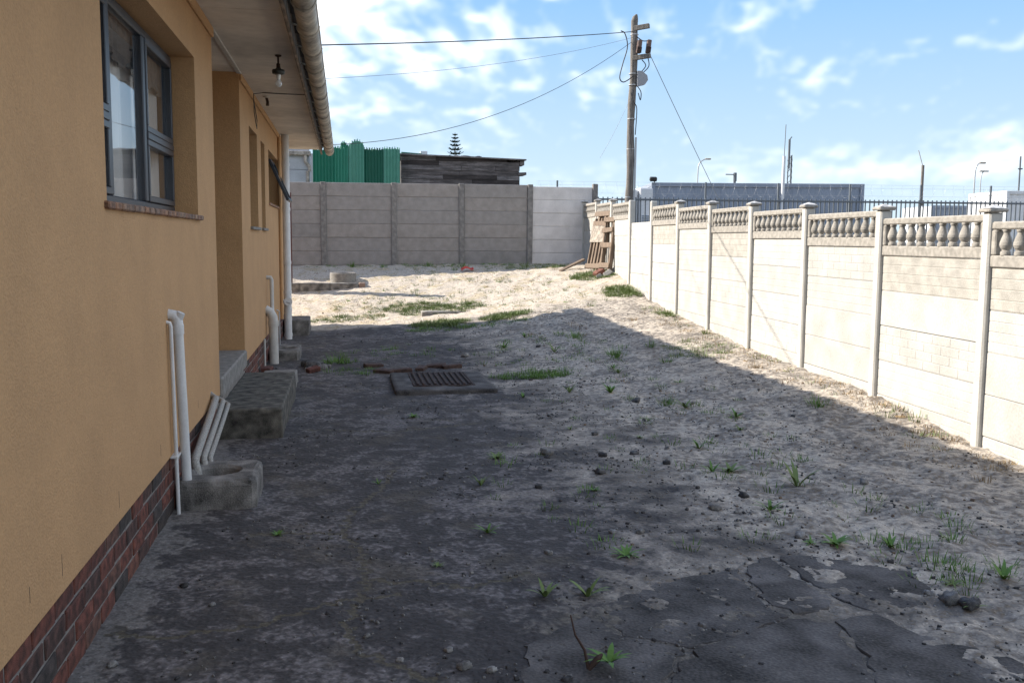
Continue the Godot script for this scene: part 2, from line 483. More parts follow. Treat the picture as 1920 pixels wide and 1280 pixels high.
	# the sheet
	var nx := int(ceil((x1 - x0) / step))
	var nz := int(ceil((z1 - z0) / step))
	var vs := PackedVector3Array()
	var uv := PackedVector2Array()
	var ns := PackedVector3Array()
	var ix := PackedInt32Array()
	for a in nz + 1:
		for b in nx + 1:
			var x := lerpf(x0, x1, float(b) / nx)
			var z := lerpf(z0, z1, float(a) / nz)
			vs.append(Vector3(x, ground_y(x, z), z))
			uv.append(Vector2(float(b) / nx, float(a) / nz))
	for a in nz + 1:
		for b in nx + 1:
			var ex := vs[a * (nx + 1) + mini(b + 1, nx)] - vs[a * (nx + 1) + maxi(b - 1, 0)]
			var ez := vs[mini(a + 1, nz) * (nx + 1) + b] - vs[maxi(a - 1, 0) * (nx + 1) + b]
			ns.append(ez.cross(ex).normalized())
	for a in nz:
		for b in nx:
			var p := a * (nx + 1) + b
			ix.append_array([p, p + 1, p + nx + 2, p, p + nx + 2, p + nx + 1])
	var arr := []
	arr.resize(Mesh.ARRAY_MAX)
	arr[Mesh.ARRAY_VERTEX] = vs
	arr[Mesh.ARRAY_NORMAL] = ns
	arr[Mesh.ARRAY_TEX_UV] = uv
	arr[Mesh.ARRAY_INDEX] = ix
	var am := ArrayMesh.new()
	am.add_surface_from_arrays(Mesh.PRIMITIVE_TRIANGLES, arr)
	struct(called, am, m)

func terrain() -> void:
	yard("yard_ground", -1.1, 5.5, -8.5, -1.5, 0.005, 0.025)
	yard("yard_ground_far", -1.5, 5.5, -21.7, -8.5, 0.008, 0.04)
	var g := MB.new()
	var far := 700.0
	for q in [[5.5, far, -far, 30.0, 0.3], [-far, 5.5, -far, -21.7, 0.3], [-far, -1.1, -8.5, 30.0, -0.03], [-far, -1.5, -21.7, -8.5, -0.03], [-1.1, 5.5, -1.5, 30.0, 0.0]]:
		g.quad(Vector3(q[0], q[4], q[3]), Vector3(q[1], q[4], q[3]), Vector3(q[1], q[4], q[2]), Vector3(q[0], q[4], q[2]))
	struct("ground", g, M.land)

# ---------------------------------------------------------------- the house
const WX := -0.93          # face of the plaster
const H_END := -16.75
func window_unit(parent: Node, x: float, z0: float, z1: float, y0: float, y1: float, lights: Array) -> void:
	# lights: [near z, far z, transom height or 0]; z falls away from the street
	var f := MB.new()
	var b := 0.05
	f.cbox(Vector3(x - 0.05, y0, z1), Vector3(x, y0 + b, z0), 0.006)
	f.cbox(Vector3(x - 0.05, y1 - b, z1), Vector3(x, y1, z0), 0.006)
	f.cbox(Vector3(x - 0.05, y0 + b, z1), Vector3(x, y1 - b, z1 + b), 0.006)
	f.cbox(Vector3(x - 0.05, y0 + b, z0 - b), Vector3(x, y1 - b, z0), 0.006)
	for i in lights.size() - 1:
		var z: float = lights[i][1]
		f.cbox(Vector3(x - 0.05, y0 + b, z - 0.035), Vector3(x + 0.004, y1 - b, z + 0.035), 0.006)
	var fr := part("window_frame", f, M.frame, parent)
	for l in lights:
		var a: float = l[0] - (0.05 if l == lights[0] else 0.036)
		var c: float = l[1] + (0.05 if l == lights[-1] else 0.036)
		var rows := [[y0 + b, y1 - b]]
		if l[2] > 0.0:
			rows = [[y0 + b, l[2] - 0.02], [l[2] + 0.02, y1 - b]]
			var t := MB.new()
			t.cbox(Vector3(x - 0.05, l[2] - 0.02, c), Vector3(x + 0.012, l[2] + 0.02, a), 0.005)
			part("transom", t, M.frame, fr)
		for r in rows:
			var sash: bool = l[2] > 0.0
			var e := 0.035 if sash else 0.004
			if sash:
				var s := MB.new()
				s.cbox(Vector3(x - 0.03, r[0], c), Vector3(x + 0.01, r[0] + e, a), 0.004)
				s.cbox(Vector3(x - 0.03, r[1] - e, c), Vector3(x + 0.01, r[1], a), 0.004)
				s.cbox(Vector3(x - 0.03, r[0] + e, c), Vector3(x + 0.01, r[1] - e, c + e), 0.004)
				s.cbox(Vector3(x - 0.03, r[0] + e, a - e), Vector3(x + 0.01, r[1] - e, a), 0.004)
				part("sash", s, M.frame, fr)
			var g := MB.new()
			g.quad(Vector3(x - 0.02, r[0] + e, a - e), Vector3(x - 0.02, r[0] + e, c + e), Vector3(x - 0.02, r[1] - e, c + e), Vector3(x - 0.02, r[1] - e, a - e))
			part("pane", g, M.glass, fr)

func sill_bricks(parent: Node, z0: float, z1: float, y: float, run: float) -> void:
	var s := Node3D.new()
	s.name = "sill"
	parent.add_child(s, true)
	var n := int(round((z0 - z1) / run))
	for i in n:
		var a := z0 - (z0 - z1) * i / n
		var c := z0 - (z0 - z1) * (i + 1) / n
		var b := MB.new()
		b.cbox(Vector3(WX - 0.16, y - 0.032, c + 0.003), Vector3(WX + 0.022 + rng.randf_range(-0.003, 0.003), y, a - 0.003), 0.006, Transform3D.IDENTITY, 0.001, rng)
		part("brick", b, M.sill[rng.randi() % 4], s)

func house() -> void:
	var h := thing("house", "long single-storey house with ochre plaster walls and face-brick plinth", "house")
	# wall as piers, spandrels and lintels round the openings: [z near, z far, y0, y1] left out
	var T := 0.23
	var open := [[-4.08, -6.52, 1.63, 2.64], [-7.38, -9.24, 0.33, 3.0], [-10.1, -11.0, 1.6, 2.62], [-11.48, -12.0, 1.6, 2.61], [-12.6, -14.35, 1.93, 2.61]]
	var w := MB.new()
	var z := 2.0
	for o in open:
		w.box(Vector3(WX - T, 0.33, o[0]), Vector3(WX, 3.0, z))
		if o[2] > 0.4:
			w.box(Vector3(WX - T, 0.33, o[1]), Vector3(WX, o[2], o[0]))
			w.box(Vector3(WX - T, o[3], o[1]), Vector3(WX, 3.0, o[0]))
		else:
			part("wall", w, M.plaster, h)
			w = MB.new()
		z = o[1]
	w.box(Vector3(WX - T, 0.33, H_END), Vector3(WX, 3.0, z))
	part("wall", w, M.plaster, h)
	var r := MB.new()       # far cheek, near cheek and back of the porch
	r.box(Vector3(-2.0, 0.45, -9.46), Vector3(WX - T, 3.0, -9.24))
	r.box(Vector3(-2.0, 0.45, -7.38), Vector3(WX - T, 3.0, -7.16))
	r.box(Vector3(-2.2, 0.45, -9.46), Vector3(-2.0, 3.0, -7.16))
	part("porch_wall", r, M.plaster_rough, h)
	var d := MB.new()
	d.cbox(Vector3(-2.0, 0.452, -8.75), Vector3(-1.95, 2.45, -7.85), 0.01)
	part("door", d, M.wood_door, h)
	var o2 := MB.new()      # the walls out of sight, ceiling and floor
	o2.box(Vector3(-8.3, 0.0, H_END), Vector3(-8.07, 3.0, 2.0))
	o2.box(Vector3(-8.07, 0.0, H_END), Vector3(WX - T, 3.0, H_END + T))
	o2.box(Vector3(-8.07, 0.0, 2.0 - T), Vector3(WX - T, 3.0, 2.0))
	part("rear_wall", o2, M.plaster, h)
	var p3 := MB.new()
	p3.box(Vector3(-2.25, 0.45, -3.3), Vector3(-2.2, 2.99, 1.7)); p3.box(Vector3(-4.6, 0.45, -7.1), Vector3(-4.5, 2.99, -3.3))
	p3.box(Vector3(-4.5, 0.45, -3.4), Vector3(-1.17, 2.99, -3.3)); p3.box(Vector3(-4.5, 0.45, -7.12), Vector3(-2.21, 2.99, -7.02))
	p3.box(Vector3(-3.2, 0.45, H_END + T), Vector3(-3.1, 2.99, -9.5))
	part("partition", p3, M.inner, h)
	var fl := MB.new()
	fl.box(Vector3(-8.06, 0.05, H_END + T), Vector3(-1.17, 0.44, 1.76))
	part("floor_slab", fl, M.inner, h)
	var ps := MB.new()      # porch floor with its worn front edge
	ps.cbox(Vector3(-1.99, 0.30, -9.235), Vector3(WX + 0.02, 0.455, -7.385), 0.012)
	part("porch_floor", ps, M.concrete_pale, h)
	# hairline cracks in the plaster above the bricks
	for q in [[-3.28, 0.385, 0.075], [-4.10, 0.385, 0.07], [-5.02, 0.395, 0.06], [-2.95, 0.42, 0.05], [-6.3, 0.42, 0.05]]:
		var ck := MB.new()
		ck.box(Vector3(WX - 0.002, q[1], q[0] - 0.0015), Vector3(WX + 0.0006, q[1] + q[2] * 0.6, q[0] + 0.001))
		ck.box(Vector3(WX - 0.002, q[1] + q[2] * 0.6, q[0] - 0.0005), Vector3(WX + 0.0006, q[1] + q[2], q[0] + 0.0015))
		part("crack", ck, M.black, h)
	# brick plinth
	var pl := MB.new()
	pl.box(Vector3(WX - 0.2, -0.2, -7.3), Vector3(WX - 0.019, 0.328, 2.0))
	pl.box(Vector3(WX - 0.2, -0.2, -9.3), Vector3(WX - 0.019, 0.296, -7.3))
	pl.box(Vector3(WX - 0.2, -0.2, H_END + 0.01), Vector3(WX - 0.019, 0.328, -9.3))
	var pn := part("plinth", pl, M.mortar, h)
	var shapes := []
	for i in 6:
		var b := MB.new()
		b.cbox(Vector3(-0.05, -0.0365, -0.11), Vector3(0, 0.0365, 0.11), 0.004, Transform3D.IDENTITY, 0.0022, rng)
		shapes.append(b.mesh())
	var half := MB.new()
	half.cbox(Vector3(-0.05, -0.0365, -0.05), Vector3(0, 0.0365, 0.05), 0.004, Transform3D.IDENTITY, 0.002, rng)
	var hm := half.mesh()
	for c in 4:
		var zz := -1.6 - (0.116 if c % 2 else 0.0)
		while zz > -15.6:
			var at := Vector3(WX - 0.014 + rng.randf_range(-0.003, 0.003), 0.033 + c * 0.0835, zz)
			if not (zz < -7.25 and zz > -9.35):
				var rr := rng.randf()
				var bm: Material = M.brick[[0, 1, 2, 5, 0, 1, 3, 4][int(rr * 8)]]
				part("brick", shapes[rng.randi() % 6], bm, pn, at).rotation = Vector3(rng.randf_range(-0.008, 0.008), 0, rng.randf_range(-0.01, 0.01))
			zz -= 0.2325
	# windows
	window_unit(h, WX - 0.14, -4.09, -6.51, 1.645, 2.635, [[-4.09, -4.80, 2.05], [-4.80, -5.62, 0.0], [-5.62, -6.51, 2.06]])
	sill_bricks(h, -4.03, -6.60, 1.642, 0.115)
	window_unit(h, WX - 0.17, -10.11, -10.99, 1.62, 2.615, [[-10.11, -10.99, 0.0]])
	window_unit(h, WX - 0.17, -11.49, -11.99, 1.62, 2.605, [[-11.49, -11.99, 0.0]])
	window_unit(h, WX - 0.17, -12.61, -14.34, 1.95, 2.605, [[-12.61, -13.45, 0.0], [-13.45, -14.34, 0.0]])
	for s in [[-10.06, -11.04, 1.615], [-11.44, -12.04, 1.615]]:
		var t := MB.new()
		t.cbox(Vector3(WX - 0.16, s[2] - 0.03, s[1]), Vector3(WX + 0.03, s[2], s[0]), 0.005)
		part("sill_tile", t, M.concrete_pale, h)
	sill_bricks(h, -12.55, -14.40, 1.945, 0.116)
	# the top-hung sash that stands open
	var ts := Transform3D(Basis(Vector3(0, 0, 1), deg_to_rad(24)), Vector3(WX - 0.06, 2.56, -13.9))
	var sa := MB.new()
	for q in [[-0.60, -0.56, -0.42, 0.42], [-0.035, 0.0, -0.42, 0.42]]:
		sa.cbox(Vector3(-0.02, q[0], q[2]), Vector3(0.02, q[1], q[3]), 0.004, ts)
	for q in [-0.42, 0.385]:
		sa.cbox(Vector3(-0.02, -0.56, q), Vector3(0.02, -0.035, q + 0.035), 0.004, ts)
	var os := part("open_sash", sa, M.frame, h)
	var gp := MB.new()
	gp.quad(ts * Vector3(0, -0.56, 0.385), ts * Vector3(0, -0.56, -0.385), ts * Vector3(0, -0.035, -0.385), ts * Vector3(0, -0.035, 0.385))
	part("pane", gp, M.glass, os)
	# eaves: soffit boards, cover strips, fascia, gutter, roof sheets
	var joints := [2.1, -1.3, -4.0, -6.73, -9.45, -12.92, -16.93]
	for i in joints.size() - 1:
		var b := MB.new()
		b.cbox(Vector3(-2.3, 3.0, joints[i + 1] + 0.006), Vector3(-0.376, 3.012, joints[i] - 0.006), 0.002)
		part("soffit_board", b, M.soffit, h)
	var sb := MB.new()
	sb.box(Vector3(-8.2, 3.016, -16.9), Vector3(-0.38, 3.03, 2.05))
	part("ceiling", sb, M.soffit, h)
	var ct := MB.new()
	ct.cbox(Vector3(WX - 0.02, 2.985, -9.3), Vector3(WX + 0.022, 2.999, -7.3), 0.004)
	part("cover_strip", ct, M.pvc_old, h)
	for s in [[-0.0, -7.36], [-9.26, H_END]]:
		var k := MB.new()
		k.cbox(Vector3(WX, 2.93, s[1]), Vector3(WX + 0.022, 2.998, s[0]), 0.006)
		part("cornice", k, M.plaster, h)
	var fa := MB.new()
	fa.cbox(Vector3(-0.375, 2.925, -10.9), Vector3(-0.35, 3.11, 2.1), 0.004)
	fa.cbox(Vector3(-0.377, 2.922, -16.98), Vector3(-0.352, 3.11, -10.906), 0.004)
	part("fascia", fa, M.fascia, h)
	var gu := MB.new()
	var gc := Vector3(-0.232, 2.975, 0)
	var segs := 12
	for lay in [[0.072, 1.0], [0.066, -1.0]]:
		for i in segs:
			var a0 := PI + PI * i / segs
			var a1 := PI + PI * (i + 1) / segs
			var p0 := Vector3(cos(a0), sin(a0), 0)
			var p1 := Vector3(cos(a1), sin(a1), 0)
			var za := 2.1 if lay[1] > 0 else -16.96
			var zb2 := -16.96 if lay[1] > 0 else 2.1
			gu.quadn(gc + p0 * lay[0] + Vector3(0, 0, zb2), gc + p1 * lay[0] + Vector3(0, 0, zb2), gc + p1 * lay[0] + Vector3(0, 0, za), gc + p0 * lay[0] + Vector3(0, 0, za), p0 * lay[1], p1 * lay[1], p1 * lay[1], p0 * lay[1])
	for i in segs:
		var a0 := PI + PI * i / segs
		var a1 := PI + PI * (i + 1) / segs
		gu.tri(gc + Vector3(0, 0, -16.96), gc + Vector3(cos(a0), sin(a0), 0) * 0.07 + Vector3(0, 0, -16.96), gc + Vector3(cos(a1), sin(a1), 0) * 0.07 + Vector3(0, 0, -16.96))
	gu.tube([gc + Vector3(0.072, 0.002, 2.1), gc + Vector3(0.072, 0.002, -16.96)], 0.007, 6)
	var gn := part("gutter", gu, M.gutter, h)
	var zb := -0.8
	while zb > -16.9:
		var b := MB.new()
		var pts := []
		for i in 11:
			var a := PI + PI * i / 10.0
			pts.append(gc + Vector3(cos(a), sin(a), 0) * 0.077 + Vector3(0, 0, zb))
		pts.push_front(Vector3(-0.352, 2.99, zb))
		b.tube(pts, 0.007, 6)
		part("bracket", b, M.gutter, gn)
		zb -= 0.78
	# corrugated roof sheets, two slopes
	for side in [[-0.20, 3.06, -4.6, 4.22], [-9.0, 3.06, -4.6, 4.22]]:
		var q := MB.new()
		var zz := 2.2
		var n := 0
		var cols := 240
		for i in cols:
			var a := 2.2 - 19.25 * i / cols
			var b := 2.2 - 19.25 * (i + 1) / cols
			var ya := 0.022 * sin(i * PI / 2.0)
			var yb := 0.022 * sin((i + 1) * PI / 2.0)
			var P0 := Vector3(side[0], side[1] + ya, a)
			var P1 := Vector3(side[0], side[1] + yb, b)
			var P2 := Vector3(side[2], side[3] + yb, b)
			var P3 := Vector3(side[2], side[3] + ya, a)
			var mid := Vector3(-4.6, -50, -8)
			q.oquad(P0, P1, P2, P3, mid)
			q.oquad(P0 - Vector3(0, 0.03, 0), P1 - Vector3(0, 0.03, 0), P2 - Vector3(0, 0.03, 0), P3 - Vector3(0, 0.03, 0), Vector3(-4.6, 50, -8))
			q.oquad(P0, P1, P1 - Vector3(0, 0.03, 0), P0 - Vector3(0, 0.03, 0), Vector3(-4.6, 3, a))
		part("roof", q, M.roof, h)
	for zg in [[-16.74, -16.52], [1.8, 2.0]]:
		var gb := MB.new()
		for zq in zg:
			var a := Vector3(-8.3, 3.03, zq)
			var b := Vector3(-0.4, 3.03, zq)
			var c := Vector3(-4.6, 4.17, zq)
			gb.tri(a, b, c)
		part("gable", gb, M.plaster, h)
	# lamp holders under the eaves
	var lp := Node3D.new()
	lp.name = "ceiling_lamp"
	h.add_child(lp)
	lp.position = Vector3(-0.52, 3.0, -8.33)
	lp.scale = Vector3.ONE * 0.88
	var st := MB.new()
	st.lathe([[0.0, 0.0], [0.03, -0.001], [0.03, -0.012], [0.009, -0.02], [0.009, -0.075], [0.018, -0.08], [0.02, -0.12], [0.0, -0.12]], 12)
	part("stem", st, M.rust, lp)
	var cp := MB.new()
	cp.lathe([[0.0, -0.115], [0.02, -0.116], [0.03, -0.128], [0.056, -0.135], [0.06, -0.15], [0.056, -0.172], [0.03, -0.18], [0.0, -0.18]], 16)
	part("holder", cp, M.lamp_cap, lp)
	var cb := MB.new()
	cb.lathe([[0.0, -0.178], [0.02, -0.18], [0.02, -0.205], [0.014, -0.225], [0.0, -0.225]], 12)
	part("bulb_cap", cb, M.bulb_base, lp)
	var bl := MB.new()
	var prof := [[0.013, -0.222]]
	for i in 13:
		var a := PI * (0.18 + 0.82 * i / 12.0)
		prof.append([0.031 * sin(a), -0.262 + 0.033 * cos(a)])
	bl.lathe(prof, 16)
	part("bulb", bl, M.bulb, lp)
	var l2 := Node3D.new()
	l2.name = "lamp_holder"
	h.add_child(l2)
	l2.position = Vector3(-0.80, 3.0, -10.73)
	var s2 := MB.new()
	s2.lathe([[0.0, 0.0], [0.035, -0.001], [0.035, -0.014], [0.012, -0.02], [0.0, -0.02]], 12)
	part("rose", s2, M.pvc_old, l2)
	var s3 := MB.new()
	s3.tube([Vector3(0, -0.01, 0), Vector3(0.012, -0.06, 0), Vector3(0.01, -0.10, 0)], [0.014, 0.015, 0.018], 10)
	part("socket", s3, M.rust, l2)
	var wr := MB.new()
	wr.tube([Vector3(-0.378, 2.992, -10.48), Vector3(-0.6, 2.99, -10.46), Vector3(-0.8, 2.985, -10.38), Vector3(-0.90, 2.97, -10.37), Vector3(-0.905, 2.8, -10.45), Vector3(-0.9, 2.68, -10.62), Vector3(-0.905, 2.66, -10.75), Vector3(-0.905, 2.75, -10.78), Vector3(-0.905, 2.86, -10.55), Vector3(-0.905, 2.9, -10.42)], 0.005, 6)
	part("loose_cable", wr, M.black, h)
	# waste and rain pipes fixed to the wall
	var f1 := MB.new()
	f1.tube([Vector3(-0.875, 0.12, -5.45), Vector3(-0.88, 0.6, -5.40), Vector3(-0.885, 1.02, -5.36)], 0.027, 14)
	f1.tube([Vector3(-0.885, 0.985, -5.362), Vector3(-0.885, 1.035, -5.358)], 0.0315, 14)
	f1.tube([Vector3(-0.885, 1.03, -5.358), Vector3(-0.888, 1.065, -5.356), Vector3(-0.905, 1.085, -5.355), Vector3(-0.935, 1.09, -5.355)], 0.030, 14)
	f1.tube([Vector3(-0.89, 1.05, -5.356), Vector3(-0.865, 1.10, -5.352)], [0.026, 0.022], 12)
	part("waste_pipe", f1, M.pvc, h)
	var f2 := MB.new()
	f2.tube([Vector3(-0.905, 0.0, -5.335), Vector3(-0.907, 0.5, -5.31), Vector3(-0.909, 1.03, -5.285), Vector3(-0.914, 1.05, -5.284), Vector3(-0.935, 1.055, -5.284)], 0.0105, 10)
	f2.cbox(Vector3(-0.935, 0.315, -5.42), Vector3(-0.895, 0.33, -5.30), 0.003)
	part("overflow_pipe", f2, M.pvc, h)
	for q in [[-0.895, 0.385, -6.86, -0.880, 0.205, -5.80, 0.024], [-0.862, 0.345, -6.98, -0.845, 0.19, -5.90, 0.019], [-0.835, 0.31, -7.06, -0.815, 0.18, -5.95, 0.016]]:
		var f := MB.new()
		var A := Vector3(q[0], q[1], q[2])
		var B := Vector3(q[3], q[4], q[5])
		f.tube([Vector3(-0.95, q[1] + 0.03, q[2] - 0.06), A - Vector3(0.03, -0.015, 0.02), A, A.lerp(B, 0.35) - Vector3(0, 0.006, 0), A.lerp(B, 0.7) - Vector3(0, 0.004, 0), B, B + Vector3(0.004, -0.012, 0.04), B + Vector3(0.014, -0.035, 0.075), B + Vector3(0.026, -0.075, 0.095), B + Vector3(0.03, -0.12, 0.10)], q[6], 12)
		part("limed_pipe", f, M.limed, h)
	var f3 := MB.new()
	f3.tube([Vector3(-0.845, -0.02, -11.75), Vector3(-0.845, 0.50, -11.75)], 0.055, 16)
	f3.tube([Vector3(-0.845, 0.455, -11.75), Vector3(-0.845, 0.52, -11.75)], 0.062, 16)
	f3.tube([Vector3(-0.845, 0.50, -11.75), Vector3(-0.85, 0.56, -11.75), Vector3(-0.88, 0.62, -11.75), Vector3(-0.94, 0.66, -11.75)], [0.056, 0.056, 0.054, 0.05], 16)
	f3.tube([Vector3(-0.85, 0.55, -11.78), Vector3(-0.865, 0.62, -11.88), Vector3(-0.87, 0.70, -11.92), Vector3(-0.87, 1.0, -11.92), Vector3(-0.88, 1.025, -11.92), Vector3(-0.94, 1.03, -11.92)], 0.024, 12)
	part("gully_stack", f3, M.pvc_old, h)
	var f4 := MB.new()
	var dx := -0.835
	f4.tube([Vector3(dx, -0.02, -14.6), Vector3(dx, 2.998, -14.6)], 0.055, 18)
	for y in [0.05, 0.42, 0.68, 1.12, 1.9, 2.55]:
		f4.tube([Vector3(dx, y, -14.6), Vector3(dx, y + 0.045, -14.6)], 0.0605, 18)
	f4.tube([Vector3(dx, 0.57, -14.6), Vector3(dx + 0.01, 0.57, -14.49)], 0.053, 16)
	f4.tube([Vector3(dx + 0.01, 0.57, -14.50), Vector3(dx + 0.013, 0.57, -14.46)], 0.06, 16)
	f4.tube([Vector3(dx, 0.57, -14.6), Vector3(-0.94, 0.57, -14.52)], 0.03, 12)
	var dn := part("downpipe", f4, M.pvc, h)
	var ay := MB.new()
	ay.tube([Vector3(dx - 0.02, 0.57, -14.458), Vector3(dx + 0.04, 0.55, -14.455)], 0.008, 6)
	part("access_cap", ay, M.galv, dn)
	var f5 := MB.new()
	f5.tube([Vector3(-0.905, 0.33, -14.3), Vector3(-0.905, 2.93, -14.3)], 0.022, 12)
	f5.tube([Vector3(-0.905, 2.30, -14.3), Vector3(-0.905, 2.33, -14.3)], 0.03, 12)
	part("painted_pipe", f5, M.plaster, h)
	var f6 := MB.new()
	f6.tube([Vector3(-0.89, 0.0, -13.5), Vector3(-0.89, 0.5, -13.5), Vector3(-0.93, 0.52, -13.5)], 0.009, 8)
	part("tap_pipe", f6, M.galv, h)
	var f7 := MB.new()
	f7.tube([Vector3(-0.92, 0.0, -11.35), Vector3(-0.92, 0.34, -11.35)], 0.012, 8)
	part("conduit", f7, M.pvc_old, h)
	# net curtain and pelmet inside the near window
	var cu := MB.new()
	var nn := 110
	for i in nn:
		var a := -4.1 - 2.4 * i / nn
		var b := -4.1 - 2.4 * (i + 1) / nn
		var xa := -1.18 + 0.022 * sin(i * 0.9) + 0.012 * sin(i * 0.37)
		var xb := -1.18 + 0.022 * sin((i + 1) * 0.9) + 0.012 * sin((i + 1) * 0.37)
		var na := Vector3(1, 0, 0.6 * cos(i * 0.9)).normalized()
		var nb := Vector3(1, 0, 0.6 * cos((i + 1) * 0.9)).normalized()
		cu.quadn(Vector3(xa, 1.55, a), Vector3(xb, 1.55, b), Vector3(xb, 2.72, b), Vector3(xa, 2.72, a), na, nb, nb, na)
	var pe := MB.new()
	for i in nn:
		var a := -4.1 - 2.4 * i / nn
		var b := -4.1 - 2.4 * (i + 1) / nn
		var xa := -1.135 + 0.010 * sin(i * 1.3)
		var xb := -1.135 + 0.010 * sin((i + 1) * 1.3)
		var ya := 2.42 - 0.05 * absf(sin(i * 0.19))
		var yb := 2.42 - 0.05 * absf(sin((i + 1) * 0.19))
		pe.quad(Vector3(xa, ya, a), Vector3(xb, yb, b), Vector3(xb, 2.70, b), Vector3(xa, 2.70, a))
	var cn := thing("net_curtain", "pale net curtain with a scalloped pelmet hanging behind the large window", "curtain")
	part("curtain_cloth", cu, M.curtain, cn)
	part("pelmet", pe, M.pelmet, cn)

# ---------------------------------------------------------------- shapes used by several things
var n_worn := noise(301, 5.0, 3)
func worn(lo: Vector3, hi: Vector3, r: float, amp: float, n := 10, shift := Vector3.ZERO) -> MB:
	var b := MB.new()
	var axes := [[Vector3(1, 0, 0), Vector3(0, 1, 0), Vector3(0, 0, 1)], [Vector3(0, 1, 0), Vector3(0, 0, 1), Vector3(1, 0, 0)], [Vector3(0, 0, 1), Vector3(1, 0, 0), Vector3(0, 1, 0)]]
	var c := (lo + hi) * 0.5
	var e := (hi - lo) * 0.5
	var ilo := lo + Vector3.ONE * r
	var ihi := hi - Vector3.ONE * r
	for ax in axes:
		for s in [-1.0, 1.0]:
			var P := []
			var N := []
			for i in n + 1:
				for j in n + 1:
					var u := -1.0 + 2.0 * i / n
					var w := -1.0 + 2.0 * j / n
					var p: Vector3 = c + (ax[0] * u * s + ax[1] * w + ax[2] * s) * e
					var q := p.clamp(ilo, ihi)
					var d := (p - q).normalized()
					var o := q + d * r
					o += d * amp * n_worn.get_noise_3dv((o + shift) * 1.0)
					P.append(o); N.append(d)
			for i in n:
				for j in n:
					var k := i * (n + 1) + j
					b.quadn(P[k], P[k + n + 1], P[k + n + 2], P[k + 1], N[k], N[k + n + 1], N[k + n + 2], N[k + 1])
	return b

# concrete block with a round basin in its top
func gully(lo: Vector3, hi: Vector3, hole: Vector2, r: float, depth: float) -> MB:
	var b := MB.new()
	var n := 48
	var R := 0.05
	var c := Vector2((lo.x + hi.x) * 0.5, (lo.z + hi.z) * 0.5)
	var e := Vector2((hi.x - lo.x) * 0.5, (hi.z - lo.z) * 0.5)
	var rows := []
	for lev in [[0.0, lo.y], [0.0, hi.y - 0.03], [0.012, hi.y - 0.008], [0.035, hi.y]]:
		var ring := []
		for k in n:
			var a := TAU * k / n
			var d := Vector2(cos(a), sin(a))
			var t := minf(e.x / maxf(absf(d.x), 1e-4), e.y / maxf(absf(d.y), 1e-4))
			var p := d * t
			var q := p.clamp(-e + Vector2(R, R), e - Vector2(R, R))
			p = q + (p - q).normalized() * R if (p - q).length() > 1e-5 else p
			p *= 1.0 - lev[0] / p.length()
			var w := 0.008 * n_worn.get_noise_3d(p.x * 3, lev[1] * 4, p.y * 3 + lo.z)
			ring.append(Vector3(c.x + p.x + w, lev[1] + (w if lev[1] > 0.02 else 0.0), c.y + p.y + w))
		rows.append(ring)
	for lev in [[1.12, hi.y - 0.004], [1.0, hi.y - 0.02], [0.94, hi.y - depth], [0.0, hi.y - depth - 0.01]]:
		var ring := []
		for k in n:
			var a := TAU * k / n
			ring.append(Vector3(hole.x + cos(a) * r * lev[0], lev[1] + 0.004 * n_worn.get_noise_2d(k * 0.8, lev[1] * 9), hole.y + sin(a) * r * lev[0]))
		rows.append(ring)
	for i in rows.size() - 1:
		for k in n:
			var j := (k + 1) % n
			b.quad(rows[i][k], rows[i + 1][k], rows[i + 1][j], rows[i][j])
	return b

# ---------------------------------------------------------------- precast walls
var mesh_panel: Array = []
var mesh_plain: ArrayMesh
var mesh_post := {}
var mesh_baluster: ArrayMesh

func wall_shapes(len_: float) -> void:
	# panel cast with a pattern of long shallow bricks, front towards +z
	for v in 3:
		var b := MB.new()
		b.box(Vector3(-len_ / 2, 0, -0.022), Vector3(len_ / 2, 0.293, 0.013))
		for r in 4:
			var x := -len_ / 2 + 0.004
			var first := true
			while x < len_ / 2 - 0.02:
				var w := (0.24 if not (first and (r + v) % 2) else 0.12) if v < 2 else len_
				first = false
				var x1 := minf(x + w, len_ / 2 - 0.004)
				var y0 := 0.004 + r * 0.0722
				var y1 := y0 + 0.0685
				var lo := [Vector3(x, y0, 0.0131), Vector3(x1, y0, 0.0131), Vector3(x1, y1, 0.0131), Vector3(x, y1, 0.0131)]
				var hi := [Vector3(x + 0.003, y0 + 0.003, 0.0158), Vector3(x1 - 0.003, y0 + 0.003, 0.0158), Vector3(x1 - 0.003, y1 - 0.003, 0.0158), Vector3(x + 0.003, y1 - 0.003, 0.0158)]
				b.quad(hi[0], hi[1], hi[2], hi[3])
				for k in 4: b.quad(lo[k], lo[(k + 1) % 4], hi[(k + 1) % 4], hi[k])
				x = x1 + 0.0012
		mesh_panel.append(b.mesh())
	var p := MB.new()
	p.cbox(Vector3(-len_ / 2, 0, -0.022), Vector3(len_ / 2, 0.2945, 0.0165), 0.005)
	mesh_plain = p.mesh()
	var prof := [[0.0, 0.0], [0.034, 0.0], [0.036, 0.012], [0.034, 0.028], [0.026, 0.032], [0.027, 0.04], [0.036, 0.052], [0.043, 0.07], [0.042, 0.088], [0.034, 0.115], [0.024, 0.14], [0.020, 0.155], [0.024, 0.160], [0.027, 0.168], [0.026, 0.176], [0.0, 0.176]]
	var f := MB.new()
	f.lathe(prof, 9, Transform3D.IDENTITY, -0.35, PI + 0.35)
	var k := MB.new()
	k.lathe(prof, 7, Transform3D.IDENTITY, PI + 0.35, TAU - 0.35)
	mesh_baluster = k.mesh(f.mesh())

